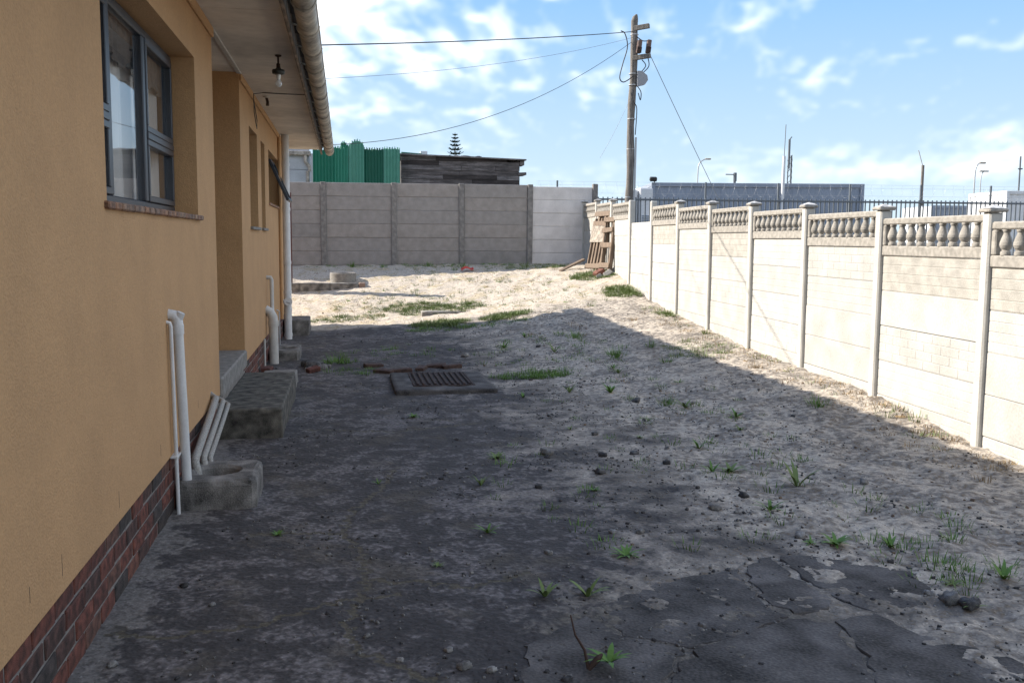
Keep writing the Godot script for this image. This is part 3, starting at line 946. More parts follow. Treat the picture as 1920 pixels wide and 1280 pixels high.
func balustrade(parent: Node, len_: float, at: Vector3) -> void:
	var h := 0.312
	var n := Node3D.new()
	n.name = "balustrade"
	parent.add_child(n, true)
	n.position = at
	var f := MB.new()
	f.cbox(Vector3(-len_ / 2, 0.257, -0.03), Vector3(len_ / 2, h, 0.032), 0.01, Transform3D.IDENTITY, 0.002, rng)
	f.cbox(Vector3(-len_ / 2, 0.0, -0.03), Vector3(len_ / 2, 0.083, 0.032), 0.008, Transform3D.IDENTITY, 0.001, rng)
	f.cbox(Vector3(-len_ / 2, 0.083, -0.03), Vector3(-len_ / 2 + 0.055, 0.257, 0.031), 0.008)
	f.cbox(Vector3(len_ / 2 - 0.055, 0.083, -0.03), Vector3(len_ / 2, 0.257, 0.031), 0.008)
	part("balustrade_frame", f, M.baluster, n)
	# the neighbour's white paint on the far side
	var b := MB.new()
	b.box(Vector3(-len_ / 2 + 0.002, 0.259, -0.0335), Vector3(len_ / 2 - 0.002, h - 0.002, -0.0305))
	b.box(Vector3(-len_ / 2 + 0.002, 0.002, -0.0335), Vector3(len_ / 2 - 0.002, 0.086, -0.0305))
	part("paint", b, M.white_paint, n)
	var cnt := 9
	for i in cnt:
		var x := -len_ / 2 + 0.055 + (len_ - 0.11) * (i + 0.5) / cnt
		part("baluster", mesh_baluster, [M.baluster, M.white_paint], n, Vector3(x, 0.082, 0))

func boundary_wall() -> void:
	var t := thing("precast_wall", "pale precast concrete boundary wall topped with balusters and stepping up the slope", "wall")
	var u := Vector3(-0.062, 0, 1).normalized()
	t.transform = Transform3D(Basis(u, Vector3.UP, u.cross(Vector3.UP)), Vector3(4.071 + 0.062 * 6.05, 0, -6.05))
	# local x runs towards the street; posts every 1.54 m; [rail top of the bay beyond each post, has balusters]
	var S := 1.54
	var tops := [1.70, 1.77, 1.842, 1.916, 1.98, 2.054, 2.11, 2.20, 2.255, 2.31]
	var len_ := S - 0.08
	wall_shapes(len_)
	for k in range(-3, 11):
		var x := -k * S
		var wp := t.transform * Vector3(x, 0, 0)
		var g := lie(wp.x, wp.z)
		var top: float = tops[clampi(k, 0, 9)] if k >= 0 else 1.70 - 0.055
		if k < -1: top = 1.645 - 0.05 * (-1 - k)
		var prev: float = tops[k - 1] if k >= 1 else top - 0.05
		var capless: bool = k == 6 or k == 7
		var ptop := (top + prev) * 0.5 + 0.035 + (0.03 if capless else 0.0)
		var p := MB.new()
		p.cbox(Vector3(-0.048, g - 0.5, -0.05), Vector3(0.048, ptop, 0.052), 0.012, Transform3D.IDENTITY, 0.002, rng)
		var pn := part("post", p, M.post, t, Vector3(x, 0, 0))
		pn.rotation = Vector3(rng.randf_range(-0.006, 0.006), 0, rng.randf_range(-0.006, 0.006))
		if not capless:
			var c := MB.new()
			c.cbox(Vector3(-0.072, ptop + 0.001, -0.072), Vector3(0.072, ptop + 0.028, 0.074), 0.008, Transform3D.IDENTITY, 0.004, rng)
			part("cap", c, M.baluster, pn)
			var c2 := MB.new()
			var cor := [Vector3(-0.066, ptop + 0.029, -0.066), Vector3(0.066, ptop + 0.029, -0.066), Vector3(0.066, ptop + 0.029, 0.068), Vector3(-0.066, ptop + 0.029, 0.068)]
			var apex := Vector3(0.004, ptop + 0.056, 0)
			for i in 4: c2.otri(cor[i], cor[(i + 1) % 4], apex, Vector3(0, ptop, 0))
			part("cap_top", c2, M.white_paint, pn)
		if k == 10: break
		# the bay beyond this post (towards the back of the yard)
		var bx := x - S / 2
		var wb := t.transform * Vector3(bx - S / 2, 0, 0)
		var gb := minf(lie(wb.x, wb.z), g) - 0.15
		var y := top
		if k != 6:
			y = top - 0.312
			balustrade(t, len_, Vector3(bx, y, 0))
		else:
			y = 1.815
		y -= 0.2955
		var row := 0
		while y > gb - 0.30:
			var m: Material = M.panel[rng.randi() % 3]
			if rng.randf() < [0.6, 0.0, 0.0, 0.0, 0.0, 0.0, 0.0, 0.0][row]: m = M.panel_dirty
			var kind := rng.randf()
			var plain: bool = kind < 0.2
			part("panel", mesh_plain if plain else (mesh_panel[2] if kind < 0.75 else mesh_panel[row % 2]), m, t, Vector3(bx, y, rng.randf_range(-0.003, 0.003))).rotation = Vector3(rng.randf_range(-0.006, 0.006), 0, 0)
			y -= 0.2965
			row += 1

func back_wall() -> void:
	var t := thing("back_wall", "grey-brown plain precast concrete wall closing the end of the yard", "wall", Vector3(0, 0, -21.4))
	var posts := [-3.47, -1.95, -0.43, 1.085, 2.59, 4.115, 5.62]
	for i in posts.size():
		var p := MB.new()
		var last := i == posts.size() - 1
		var top := 2.705 + 0.006 * i + (0.03 if last else 0.0)
		p.cbox(Vector3(-0.06, 0.5, -0.055), Vector3(0.06, top, 0.06), 0.012, Transform3D.IDENTITY, 0.002, rng)
		var pn := part("post", p, M.back_post, t, Vector3(posts[i], 0, 0))
		pn.rotation = Vector3(0, 0, rng.randf_range(-0.006, 0.006))
		if last: break
		var w: float = posts[i + 1] - posts[i] - 0.095
		var cx: float = (posts[i + 1] + posts[i]) * 0.5
		var white := i == 5
		var b := MB.new()
		b.cbox(Vector3(-w / 2, 0, -0.02), Vector3(w / 2, 0.2950, 0.018), 0.010, Transform3D.IDENTITY, 0.0015, rng)
		var bm := b.mesh()
		var y := top - 0.008 - 0.2955 - (0.035 if white else 0.0)
		while y > 0.55:
			part("panel", bm, M.back_white if white else M.back[rng.randi() % 3], t, Vector3(cx, y, rng.randf_range(-0.004, 0.004))).rotation = Vector3(rng.randf_range(-0.008, 0.008), 0, 0)
			y -= 0.2965

# ---------------------------------------------------------------- things in the yard
func yard_things() -> void:
	solo("step_block", worn(Vector3(-0.95, -0.05, -9.38), Vector3(-0.475, 0.225, -7.32), 0.012, 0.010, 34), M.concrete_mossy, "dark weathered concrete step below the porch", "step")
	solo("gully_block", gully(Vector3(-0.935, -0.04, -5.92), Vector3(-0.50, 0.165, -5.39), Vector2(-0.735, -5.67), 0.122, 0.15), M.concrete, "concrete gully block with a round basin under the white-limed pipes", "gully")
	solo("drain_block", gully(Vector3(-0.92, -0.04, -12.75), Vector3(-0.56, 0.13, -12.0), Vector2(-0.75, -12.35), 0.13, 0.1), M.concrete, "low concrete drain block with a shallow basin behind the thick grey stack pipe", "gully")
	solo("concrete_block", worn(Vector3(-0.93, -0.05, -15.9), Vector3(-0.55, 0.25, -15.05), 0.015, 0.014, 16), M.concrete, "square concrete block beside the tall white downpipe", "block")
	solo("kerb_slab", worn(Vector3(-0.85, -0.03, -10.35), Vector3(-0.50, 0.12, -9.5), 0.02, 0.015, 12), M.concrete_pale, "pale broken concrete slab against the end of the dark step", "slab")
	var cb := MB.new()
	cb.cbox(Vector3(-0.11, 0, -0.05), Vector3(0.11, 0.07, 0.05), 0.006, Transform3D.IDENTITY, 0.003, rng)
	var cbm := cb.mesh()
	var lone := solo("loose_brick", cbm, M.brick[1], "dark red brick standing against the brick plinth by the stack pipe", "brick", Vector3(-0.86, 0.0, -10.9))
	lone.rotation = Vector3(0, 1.5, 0)
	# manhole
	var mh := thing("manhole", "concrete manhole slab with a rusty ribbed metal cover", "manhole", Vector3(0.97, 0, -9.85))
	part("manhole_slab", worn(Vector3(-0.50, -0.06, -0.62), Vector3(0.50, 0.05, 0.66), 0.02, 0.012, 22), M.slab, mh)
	var fr := MB.new()
	fr.cbox(Vector3(-0.31, 0.03, 0.40), Vector3(0.31, 0.058, 0.43), 0.004)
	fr.cbox(Vector3(-0.31, 0.03, -0.50), Vector3(0.31, 0.058, -0.47), 0.004)
	fr.cbox(Vector3(-0.31, 0.03, -0.47), Vector3(-0.285, 0.058, 0.40), 0.004)
	fr.cbox(Vector3(0.285, 0.03, -0.47), Vector3(0.31, 0.058, 0.40), 0.004)
	part("frame", fr, M.rust, mh)
	var cv := MB.new()
	cv.box(Vector3(-0.283, 0.03, -0.468), Vector3(0.283, 0.054, 0.398))
	var cn := part("cover", cv, M.rust, mh)
	for i in 10:
		var rb := MB.new()
		var x := -0.26 + 0.0578 * i
		rb.cbox(Vector3(x - 0.014, 0.0535, -0.46), Vector3(x + 0.014, 0.070, 0.39), 0.006)
		part("rib", rb, M.rust, cn)
	# bricks left round the manhole
	for b in [[0.32, -11.30, 0.3], [0.42, -10.80, -0.5], [0.63, -10.84, 0.15], [0.86, -10.95, 1.3], [1.22, -11.02, 0.25], [1.05, -11.12, -0.2]]:
		var o := solo("loose_brick", cbm, M.loose, "red brick lying on the ground behind the manhole", "brick", Vector3(b[0], ground_y(b[0], b[1]) - 0.03, b[1]), "bricks left behind the manhole")
		o.rotation = Vector3(rng.randf_range(-0.1, 0.1), b[2], rng.randf_range(-0.1, 0.1))
	# heap of rubble by the step
	for q in [[-0.38, -11.3, 0.09, 1], [-0.27, -11.1, 0.06, 0], [-0.45, -11.45, 0.075, 3], [-0.30, -11.5, 0.05, 1], [-0.20, -11.28, 0.04, 0], [-0.42, -11.05, 0.045, 2]]:
		var s: float = q[2]
		solo("rubble_stone", worn(Vector3(-s, -s * 0.5, -s * 0.8), Vector3(s, s * 0.8, s * 0.8), s * 0.45, s * 0.4, 5, Vector3(q[0] * 9, 0, q[1] * 7)), M.stone[q[3]], "grey lump in the small rubble heap near the house wall", "rubble", Vector3(q[0], 0.01, q[1]), "lumps of the rubble heap")
	var rb2 := solo("loose_brick", cbm, M.brick[1], "broken red brick leaning on the small rubble heap", "brick", Vector3(-0.36, 0.01, -10.93))
	rb2.rotation = Vector3(0.2, 0.7, 0.15)
	rb2.scale = Vector3.ONE * 0.7
	# cracked slabs at the gate end
	var polys := [[[0.97, -3.64], [1.39, -3.94], [1.76, -4.01], [1.68, -3.66], [1.735, -3.47], [1.46, -3.34], [1.24, -3.26], [1.04, -3.41]], [[1.81, -4.03], [1.99, -4.17], [1.965, -3.93], [1.99, -3.61], [1.91, -3.51], [1.79, -3.50], [1.73, -3.67]], [[2.03, -4.17], [2.32, -4.09], [2.53, -3.82], [2.43, -3.51], [2.12, -3.47], [2.04, -3.61], [2.01, -3.92]], [[1.25, -3.21], [1.74, -3.43], [1.86, -3.37], [1.83, -3.14], [1.72, -2.7], [1.6, -2.3], [1.0, -2.4], [1.06, -2.93]], [[1.91, -3.37], [2.11, -3.43], [2.13, -3.24], [2.34, -3.05], [2.37, -2.86], [2.3, -2.3], [1.68, -2.3], [1.77, -2.8], [1.87, -3.14]], [[0.66, -3.36], [0.95, -3.60], [1.01, -3.40], [1.20, -3.23], [1.02, -2.94], [0.96, -2.4], [0.5, -2.4], [0.56, -2.95]]]
	var sl := thing("broken_slab", "cracked dark concrete slab lying in irregular pieces at the yard's sandy edge", "slab")
	var nr := noise(77, 9.0, 2)
	for i in polys.size():
		var pg := PackedVector2Array()
		var src: Array = polys[i]
		var mid := Vector2.ZERO
		for k in src.size(): mid += Vector2(src[k][0], src[k][1]) / src.size()
		for k in src.size():
			var a := Vector2(src[k][0], src[k][1])
			var b := Vector2(src[(k + 1) % src.size()][0], src[(k + 1) % src.size()][1])
			var st := maxi(2, int(a.distance_to(b) / 0.035))
			for s in st:
				var q := a.lerp(b, float(s) / st)
				q += Vector2(nr.get_noise_2d(q.x, q.y), nr.get_noise_2d(q.y + 30, q.x)) * 0.035
				pg.append(q + (q - mid).normalized() * 0.010)
		var m := MB.new()
		m.prism(pg, -0.06, 0.006 + rng.randf_range(-0.002, 0.003), 0.004, Vector2(rng.randf_range(-0.006, 0.006), rng.randf_range(-0.006, 0.006)))
		part("slab_piece", m, M.slab, sl)
	# ring, kerb and post at the back
	var rg := MB.new()
	rg.lathe([[0.0, -0.02], [0.225, -0.02], [0.225, 0.14], [0.23, 0.155], [0.255, 0.158], [0.265, 0.145], [0.262, -0.1]], 32)
	solo("concrete_ring", rg, M.concrete_pale, "short round concrete ring half sunk in the sand behind the low kerb", "ring", Vector3(-0.03, 0.655, -19.75))
	solo("low_kerb", worn(Vector3(-1.15, 0.25, -19.42), Vector3(0.26, 0.625, -19.2), 0.015, 0.012, 18), M.concrete, "low concrete kerb holding back the sand in front of the concrete ring", "kerb")
	solo("end_brick", worn(Vector3(0.275, 0.35, -19.40), Vector3(0.40, 0.63, -19.19), 0.012, 0.01, 8), mat(L(0.24, 0.16, 0.12), 0.9), "brownish block standing at the end of the low kerb", "block")
	var rp := MB.new()
	rp.cbox(Vector3(-0.045, -0.3, -0.045), Vector3(0.045, 1.92, 0.045), 0.008)
	rp.cbox(Vector3(-0.35, 0.1, -0.02), Vector3(-0.05, 1.88, 0.02), 0.005)
	solo("gate_post", rp, M.maroon, "dark maroon steel gate post at the back corner of the house", "post", Vector3(-1.06, 0.47, -19.45))
	var li := MB.new()
	for k in 7:
		var a := Vector3(-0.13 + 0.037 * k, 0.012 + 0.05 * absf(sin(k * 0.55)), 0.03 * sin(k * 0.9))
		var b := Vector3(-0.13 + 0.037 * (k + 1), 0.012 + 0.05 * absf(sin((k + 1) * 0.55)), 0.03 * sin((k + 1) * 0.9))
		li.quad(a + Vector3(0, -0.01, 0.09), b + Vector3(0, -0.01, 0.08), b + Vector3(0, 0.03, -0.08), a + Vector3(0, 0.03, -0.09))
	solo("plastic_scrap", li, M.red, "crumpled red plastic scrap lying on the bright sand", "litter", on_ground(2.56, -20.2) + Vector3(0, 0.01, 0))
	pallets()
	# flat slab half buried in the sand
	solo("sunken_slab", worn(Vector3(-0.42, -0.05, -0.14), Vector3(0.42, 0.03, 0.14), 0.012, 0.01, 8), M.concrete_pale, "flat pale concrete slab half buried in sand and grass", "slab", Vector3(1.72, lie(1.72, -16.6) - 0.008, -16.6))

func pallets() -> void:
	# leaning against the boundary wall in the far corner; local y up the pallet, x across, z out from the wall
	for k in 2:
		var t := thing("pallet", ["broken timber pallet with a wide board, leaning in the back corner", "narrow grey pallet leaning on the wall behind the broken one"][k], "pallet")
		var u := (Vector3(0.12, -0.08, 0.99) if k == 0 else Vector3(0.15, 0, 1)).normalized()
		var up := (Vector3.UP + Vector3(0.19 if k == 0 else 0.12, 0.0, -0.05)).normalized()
		var at: Vector3 = [Vector3(4.98, 0.90, -18.9), Vector3(5.06, 0.86, -18.35)][k]
		var zax := u.cross(up).normalized()
		t.transform = Transform3D(Basis(up.cross(zax).normalized(), up, zax), at)
		var wid := 0.66 if k == 0 else 0.4
		var hgt := 1.14
		var nb := 5 if k == 0 else 2
		for i in nb:
			var b := MB.new()
			var x := -wid / 2 + wid * i / (nb - 1)
			b.cbox(Vector3(x - 0.035, 0.0 - rng.randf() * 0.05, -0.04), Vector3(x + 0.035, hgt - rng.randf() * 0.1, 0.04), 0.005, Transform3D.IDENTITY, 0.006, rng)
			part("bearer", b, M.timber, t)
		for y in ([0.03, 0.56, 0.90, 1.10] if k == 0 else [0.1, 0.5, 0.8, 1.0]):
			var b := MB.new()
			var tall := 0.34 if k == 0 and y == 0.56 else 0.095
			b.cbox(Vector3(-wid / 2 - 0.05, y, 0.041), Vector3(wid / 2 + 0.05, y + tall, 0.062), 0.004, Transform3D(Basis(Vector3(0, 0, 1), rng.randf_range(-0.03, 0.03)), Vector3.ZERO), 0.006, rng)
			part("slat", b, M.timber_pale if tall > 0.2 else M.timber, t)
	var pk := MB.new()
	pk.cbox(Vector3(-0.32, -0.018, -0.045), Vector3(0.32, 0.018, 0.045), 0.005, Transform3D.IDENTITY, 0.005, rng)
	var po := solo("loose_plank", pk, M.timber, "short timber plank propped against the foot of the pallet", "plank", Vector3(4.62, 0.99, -19.3))
	po.rotation = Vector3(0.1, 0.4, 0.38)
	for q in [[4.85, -18.0, 0.11, 0], [4.98, -17.85, 0.09, 2], [4.9, -18.2, 0.07, 0], [4.78, -17.75, 0.06, 2]]:
		var s: float = q[2]
		var st := solo("brick_rubble", worn(Vector3(-s, -s * 0.5, -s * 0.7), Vector3(s, s * 0.6, s * 0.7), s * 0.25, s * 0.25, 5, Vector3(q[0], 0, q[1])), M.brick[[2, 2, 5][q[3]]] if q[3] == 0 else M.concrete_pale, "lump of brick rubble in the grass below the leaning pallets", "rubble", Vector3(q[0], ground_y(q[0], q[1]) + s * 0.4, q[1]), "brick rubble below the pallets")
		st.rotation = Vector3(rng.randf(), rng.randf() * 3, rng.randf())

# ---------------------------------------------------------------- plants and stones
func blade(b: MB, base: Vector3, dir: Vector3, length: float, width: float, droop: float, segs := 3) -> void:
	var side := dir.cross(Vector3.UP).normalized()
	if side.length() < 0.5: side = Vector3.RIGHT
	var prev := base
	var d := dir
	var pw := width * 0.55
	for i in segs:
		var nx := prev + d * length / segs
		var w := width * sin(PI * (0.25 + 0.75 * (i + 1) / segs)) if i < segs - 1 else 0.0
		var n := side.cross(d).normalized()
		if i < segs - 1: b.quadn(prev - side * pw * 0.5, prev + side * pw * 0.5, nx + side * w * 0.5, nx - side * w * 0.5, n, n, n, n)
		else: b.trin(prev - side * pw * 0.5, prev + side * pw * 0.5, nx, n, n, n)
		prev = nx
		pw = w
		d = (d - Vector3.UP * droop).normalized()

func rosette(leaves: int, length: float, width: float, rise: float) -> ArrayMesh:
	var b := MB.new()
	for i in leaves:
		var a := TAU * i / leaves + rng.randf_range(-0.4, 0.4)
		var up := rise + rng.randf_range(-0.25, 0.45)
		blade(b, Vector3(cos(a), 0, sin(a)) * 0.006, Vector3(cos(a), up, sin(a)).normalized(), length * rng.randf_range(0.6, 1.1), width * rng.randf_range(0.75, 1.2), 0.22, 4)
	return b.mesh()

func tuft(blades: int, spread: float, height: float) -> ArrayMesh:
	var b := MB.new()
	b.lathe([[spread * 1.05, -0.05], [spread * 1.02, -0.03], [spread * 0.6, -0.022], [0.0, -0.02]], 10)
	for i in blades:
		var a := rng.randf() * TAU
		var r := spread * sqrt(rng.randf())
		var d := Vector3(cos(a) * rng.randf_range(0.1, 0.8), 1.0, sin(a) * rng.randf_range(0.1, 0.8)).normalized()
		blade(b, Vector3(cos(a) * r, -0.032, sin(a) * r), d, 0.028 + height * rng.randf_range(0.45, 1.1), 0.006, rng.randf_range(0.08, 0.35), 3)
	return b.mesh()

func where(x: float, z: float) -> String:
	if z > -4.45 and x > 0.3 and x < 2.55: return "at the edge of the cracked slab"
	if x < -0.3: return "close to the foot of the house wall"
	if x < 1.25: return "on the dark concrete apron"
	if z < -8.6: return "in the shaded sand level with the manhole"
	if x > 2.75: return "in the bare sand towards the boundary wall"
	if z > -5.2: return "in the sand just past the cracked slab"
	return "in the gravelly ground in the middle of the yard"

func plants() -> void:
	var ros := []
	for i in 5: ros.append(rosette([9, 12, 7, 10, 14][i], [0.15, 0.12, 0.13, 0.17, 0.10][i], [0.020, 0.017, 0.022, 0.016, 0.018][i], [0.8, 0.5, 1.0, 1.3, 0.6][i]))
	# the weed by the dead twig
	var w0 := thing("weed", "leafy green weed growing beside a dead twig on the cracked slab", "weed", Vector3(0.90, 0.03, -3.12))
	part("leaves", rosette(12, 0.105, 0.02, 0.6), M.leaf, w0)
	var tw := MB.new()
	tw.tube([Vector3(-0.05, -0.01, 0.02), Vector3(-0.06, 0.05, 0.0), Vector3(-0.09, 0.10, -0.02), Vector3(-0.10, 0.16, -0.05)], [0.007, 0.005, 0.004, 0.0025], 6)
	tw.tube([Vector3(-0.05, -0.01, 0.02), Vector3(-0.02, 0.03, 0.03), Vector3(0.0, 0.035, 0.01)], [0.01, 0.012, 0.005], 6)
	solo("dead_twig", tw, mat(L(0.05, 0.028, 0.02), 0.9), "bent dark dead twig sticking up beside the leafy weed", "twig", Vector3(0.87, 0.03, -3.12))
	for p in [[1.31, -4.29, 1.0], [0.82, -3.84, 0.8], [1.0, -3.82, 0.9], [2.46, -5.79, 1.3], [2.72, -5.37, 1.4], [2.37, -4.25, 1.1], [2.33, -4.91, 0.9], [2.65, -4.23, 0.8], [0.71, -4.75, 0.7], [1.02, -6.42, 1.0], [0.81, -5.71, 0.7], [0.56, -8.02, 0.8], [0.19, -5.84, 0.4], [-0.35, -4.88, 0.5], [0.41, -4.29, 0.4], [2.52, -8.87, 1.2], [2.91, -7.86, 1.2], [2.52, -6.51, 0.8], [2.94, -10.26, 0.9], [2.62, -3.68, 0.7], [2.87, -3.69, 0.9], [2.53, -3.42, 0.6], [2.27, -4.31, 0.7], [1.47, -5.49, 0.5], [2.09, -12.56, 1.1], [3.20, -7.44, 1.1], [2.33, -5.77, 0.8], [1.66, -8.87, 0.7], [2.61, -11.80, 1.2], [2.15, -9.02, 0.9], [2.89, -9.88, 0.8], [3.0, -6.9, 0.7], [1.75, -7.3, 0.5], [2.2, -6.9, 0.5], [3.3, -9.1, 0.8], [2.5, -13.3, 0.9]]:
		var wl := where(p[0], p[1])
		var o := solo("weed", ros[rng.randi() % 5], M.leaf if rng.randf() < 0.6 else M.grass, "small narrow-leaved green weed " + wl, "weed", on_ground(p[0], p[1]), "weeds " + wl)
		o.scale = Vector3.ONE * float(p[2]) * 0.92
		o.rotation.y = rng.randf() * TAU
	var tf := []
	for i in 4: tf.append(tuft([45, 60, 35, 50][i], [0.06, 0.09, 0.05, 0.10][i], [0.12, 0.14, 0.10, 0.11][i]))
	for p in [[-0.11, -11.74, 1.2, 1], [0.48, -16.56, 0.7, 0], [1.17, -17.37, 0.8, 0], [1.30, -15.44, 1.2, 0], [1.69, -15.07, 1.2, 0], [2.71, -15.25, 1.0, 0], [2.39, -15.17, 0.9, 0], [3.89, -20.62, 1.4, 0], [4.39, -19.94, 1.1, 0], [4.87, -16.07, 1.6, 0], [4.67, -16.38, 1.0, 0], [4.80, -13.86, 1.2, 0], [3.87, -18.03, 1.0, 0], [2.20, -17.06, 0.9, 0], [0.84, -17.49, 0.7, 0], [3.09, -12.65, 1.1, 1], [3.19, -11.03, 1.2, 1], [3.76, -11.42, 1.0, 1], [3.57, -10.28, 0.9, 1], [4.65, -11.86, 0.8, 0], [4.22, -11.47, 0.8, 0], [4.20, -9.32, 0.7, 2], [3.92, -7.42, 0.9, 1], [2.80, -8.03, 0.8, 1], [0.16, -21.12, 1.3, 1], [0.84, -20.91, 1.0, 1], [1.79, -21.2, 1.4, 1], [2.58, -20.9, 1.2, 0], [3.67, -21.08, 1.2, 1], [0.43, -18.27, 0.6, 2], [2.54, -18.09, 0.7, 0], [1.36, -18.57, 0.7, 0], [3.96, -17.03, 0.7, 0], [3.94, -15.04, 0.7, 0], [4.20, -13.56, 0.7, 2], [0.65, -12.91, 0.8, 1]]:
		var lit: bool = p[3] != 1
		var o := solo("grass_tuft", tf[rng.randi() % 4], [M.grass, M.leaf, M.straw][p[3]], ["bright green grass tuft growing in the sunlit sand", "dark grass tuft growing in shade on the sandy ground", "dry straw-coloured grass tuft on the sand"][p[3]], "grass", on_ground(p[0], p[1]), ["grass tufts on the sunlit sand", "grass tufts in the shade", "dry grass tufts"][p[3]])
		o.scale = Vector3.ONE * float(p[2])
		o.rotation.y = rng.randf() * TAU
	# ground cover nobody could count: [x, z, half x, half z, how many, material]
	var mats := [M.grass, M.leaf, M.straw]
	var names := ["short green grass spread over the sunlit sand", "thin dark grass spread over the shaded ground", "dry straw and dead grass littering the foot of the boundary wall"]
	var patches := [[], [], []]
	for q in [[1.7, -16.9, 0.75, 0.45, 330, 0], [1.1, -17.3, 0.7, 0.28, 170, 0], [1.5, -15.5, 0.5, 0.35, 260, 0], [2.6, -15.4, 0.42, 0.32, 220, 0], [4.1, -20.4, 0.7, 0.5, 90, 0], [4.75, -18.1, 0.45, 0.5, 300, 0], [4.8, -16.2, 0.35, 0.55, 330, 0], [4.75, -13.8, 0.15, 0.3, 35, 0], [0.6, -17.9, 0.9, 0.5, 60, 0], [0.0, -16.9, 0.8, 0.25, 130, 0], [2.2, -18.6, 2.0, 1.4, 90, 0], [3.4, -16.6, 1.3, 1.6, 70, 0], [4.1, -10.8, 0.35, 0.7, 60, 0], [3.0, -20.6, 2.0, 0.5, 70, 0], [1.5, -21.2, 2.6, 0.16, 80, 1], [2.0, -10.15, 0.45, 0.22, 110, 1], [1.5, -14.9, 0.55, 0.25, 60, 1], [2.4, -14.8, 0.7, 0.3, 45, 1], [2.9, -4.6, 0.35, 0.8, 22, 1], [2.7, -3.85, 0.25, 0.3, 14, 1], [2.6, -7.5, 0.9, 2.2, 50, 1], [2.6, -11.5, 1.0, 1.8, 80, 1], [0.6, -12.6, 0.8, 0.8, 30, 1], [1.6, -5.6, 1.0, 1.4, 22, 1], [0.3, -10.9, 0.5, 0.3, 16, 1], [-0.1, -11.8, 0.25, 0.2, 24, 1], [0.5, -17.2, 1.0, 0.8, 60, 2], [3.6, -19.2, 1.4, 1.4, 60, 2], [3.4, -14.0, 0.9, 1.5, 26, 2], [3.2, -8.0, 0.7, 2.0, 16, 2]]:
		for i in q[4]:
			var a := rng.randf() * TAU
			var r := sqrt(rng.randf())
			patches[q[5]].append(Vector2(q[0] + cos(a) * r * q[2], q[1] + sin(a) * r * q[3]))
	for i in 260:
		var z := rng.randf_range(-14.5, -5.0)
		patches[2].append(Vector2(4.071 - 0.062 * z - 0.08 - 0.42 * pow(rng.randf(), 2.0), z))
	for i in 40:
		var z := rng.randf_range(-14.5, -6.0)
		patches[0].append(Vector2(4.071 - 0.062 * z - 0.08 - 0.25 * rng.randf(), z))
	for k in 3:
		var mm := MultiMesh.new()
		mm.transform_format = MultiMesh.TRANSFORM_3D
		mm.mesh = tuft(18, 0.07, [0.085, 0.07, 0.055][k])
		var keep := []
		for p in patches[k]:
			if p.x > -0.8 and p.x < 4.071 - 0.062 * p.y - 0.07: keep.append(p)
		mm.instance_count = keep.size()
		for i in keep.size():
			var s := rng.randf_range(0.5, 1.15)
			mm.set_instance_transform(i, Transform3D(Basis(Vector3.UP, rng.randf() * TAU).scaled(Vector3(s, s * rng.randf_range(0.5, 1.1), s)), on_ground(keep[i].x, keep[i].y)))
		var o := MultiMeshInstance3D.new()
		o.name = ["green_grass", "shade_grass", "dry_grass"][k]
		o.multimesh = mm
		o.material_override = mats[k]
		add_child(o)
		tag(o, names[k], "grass", "", "stuff")

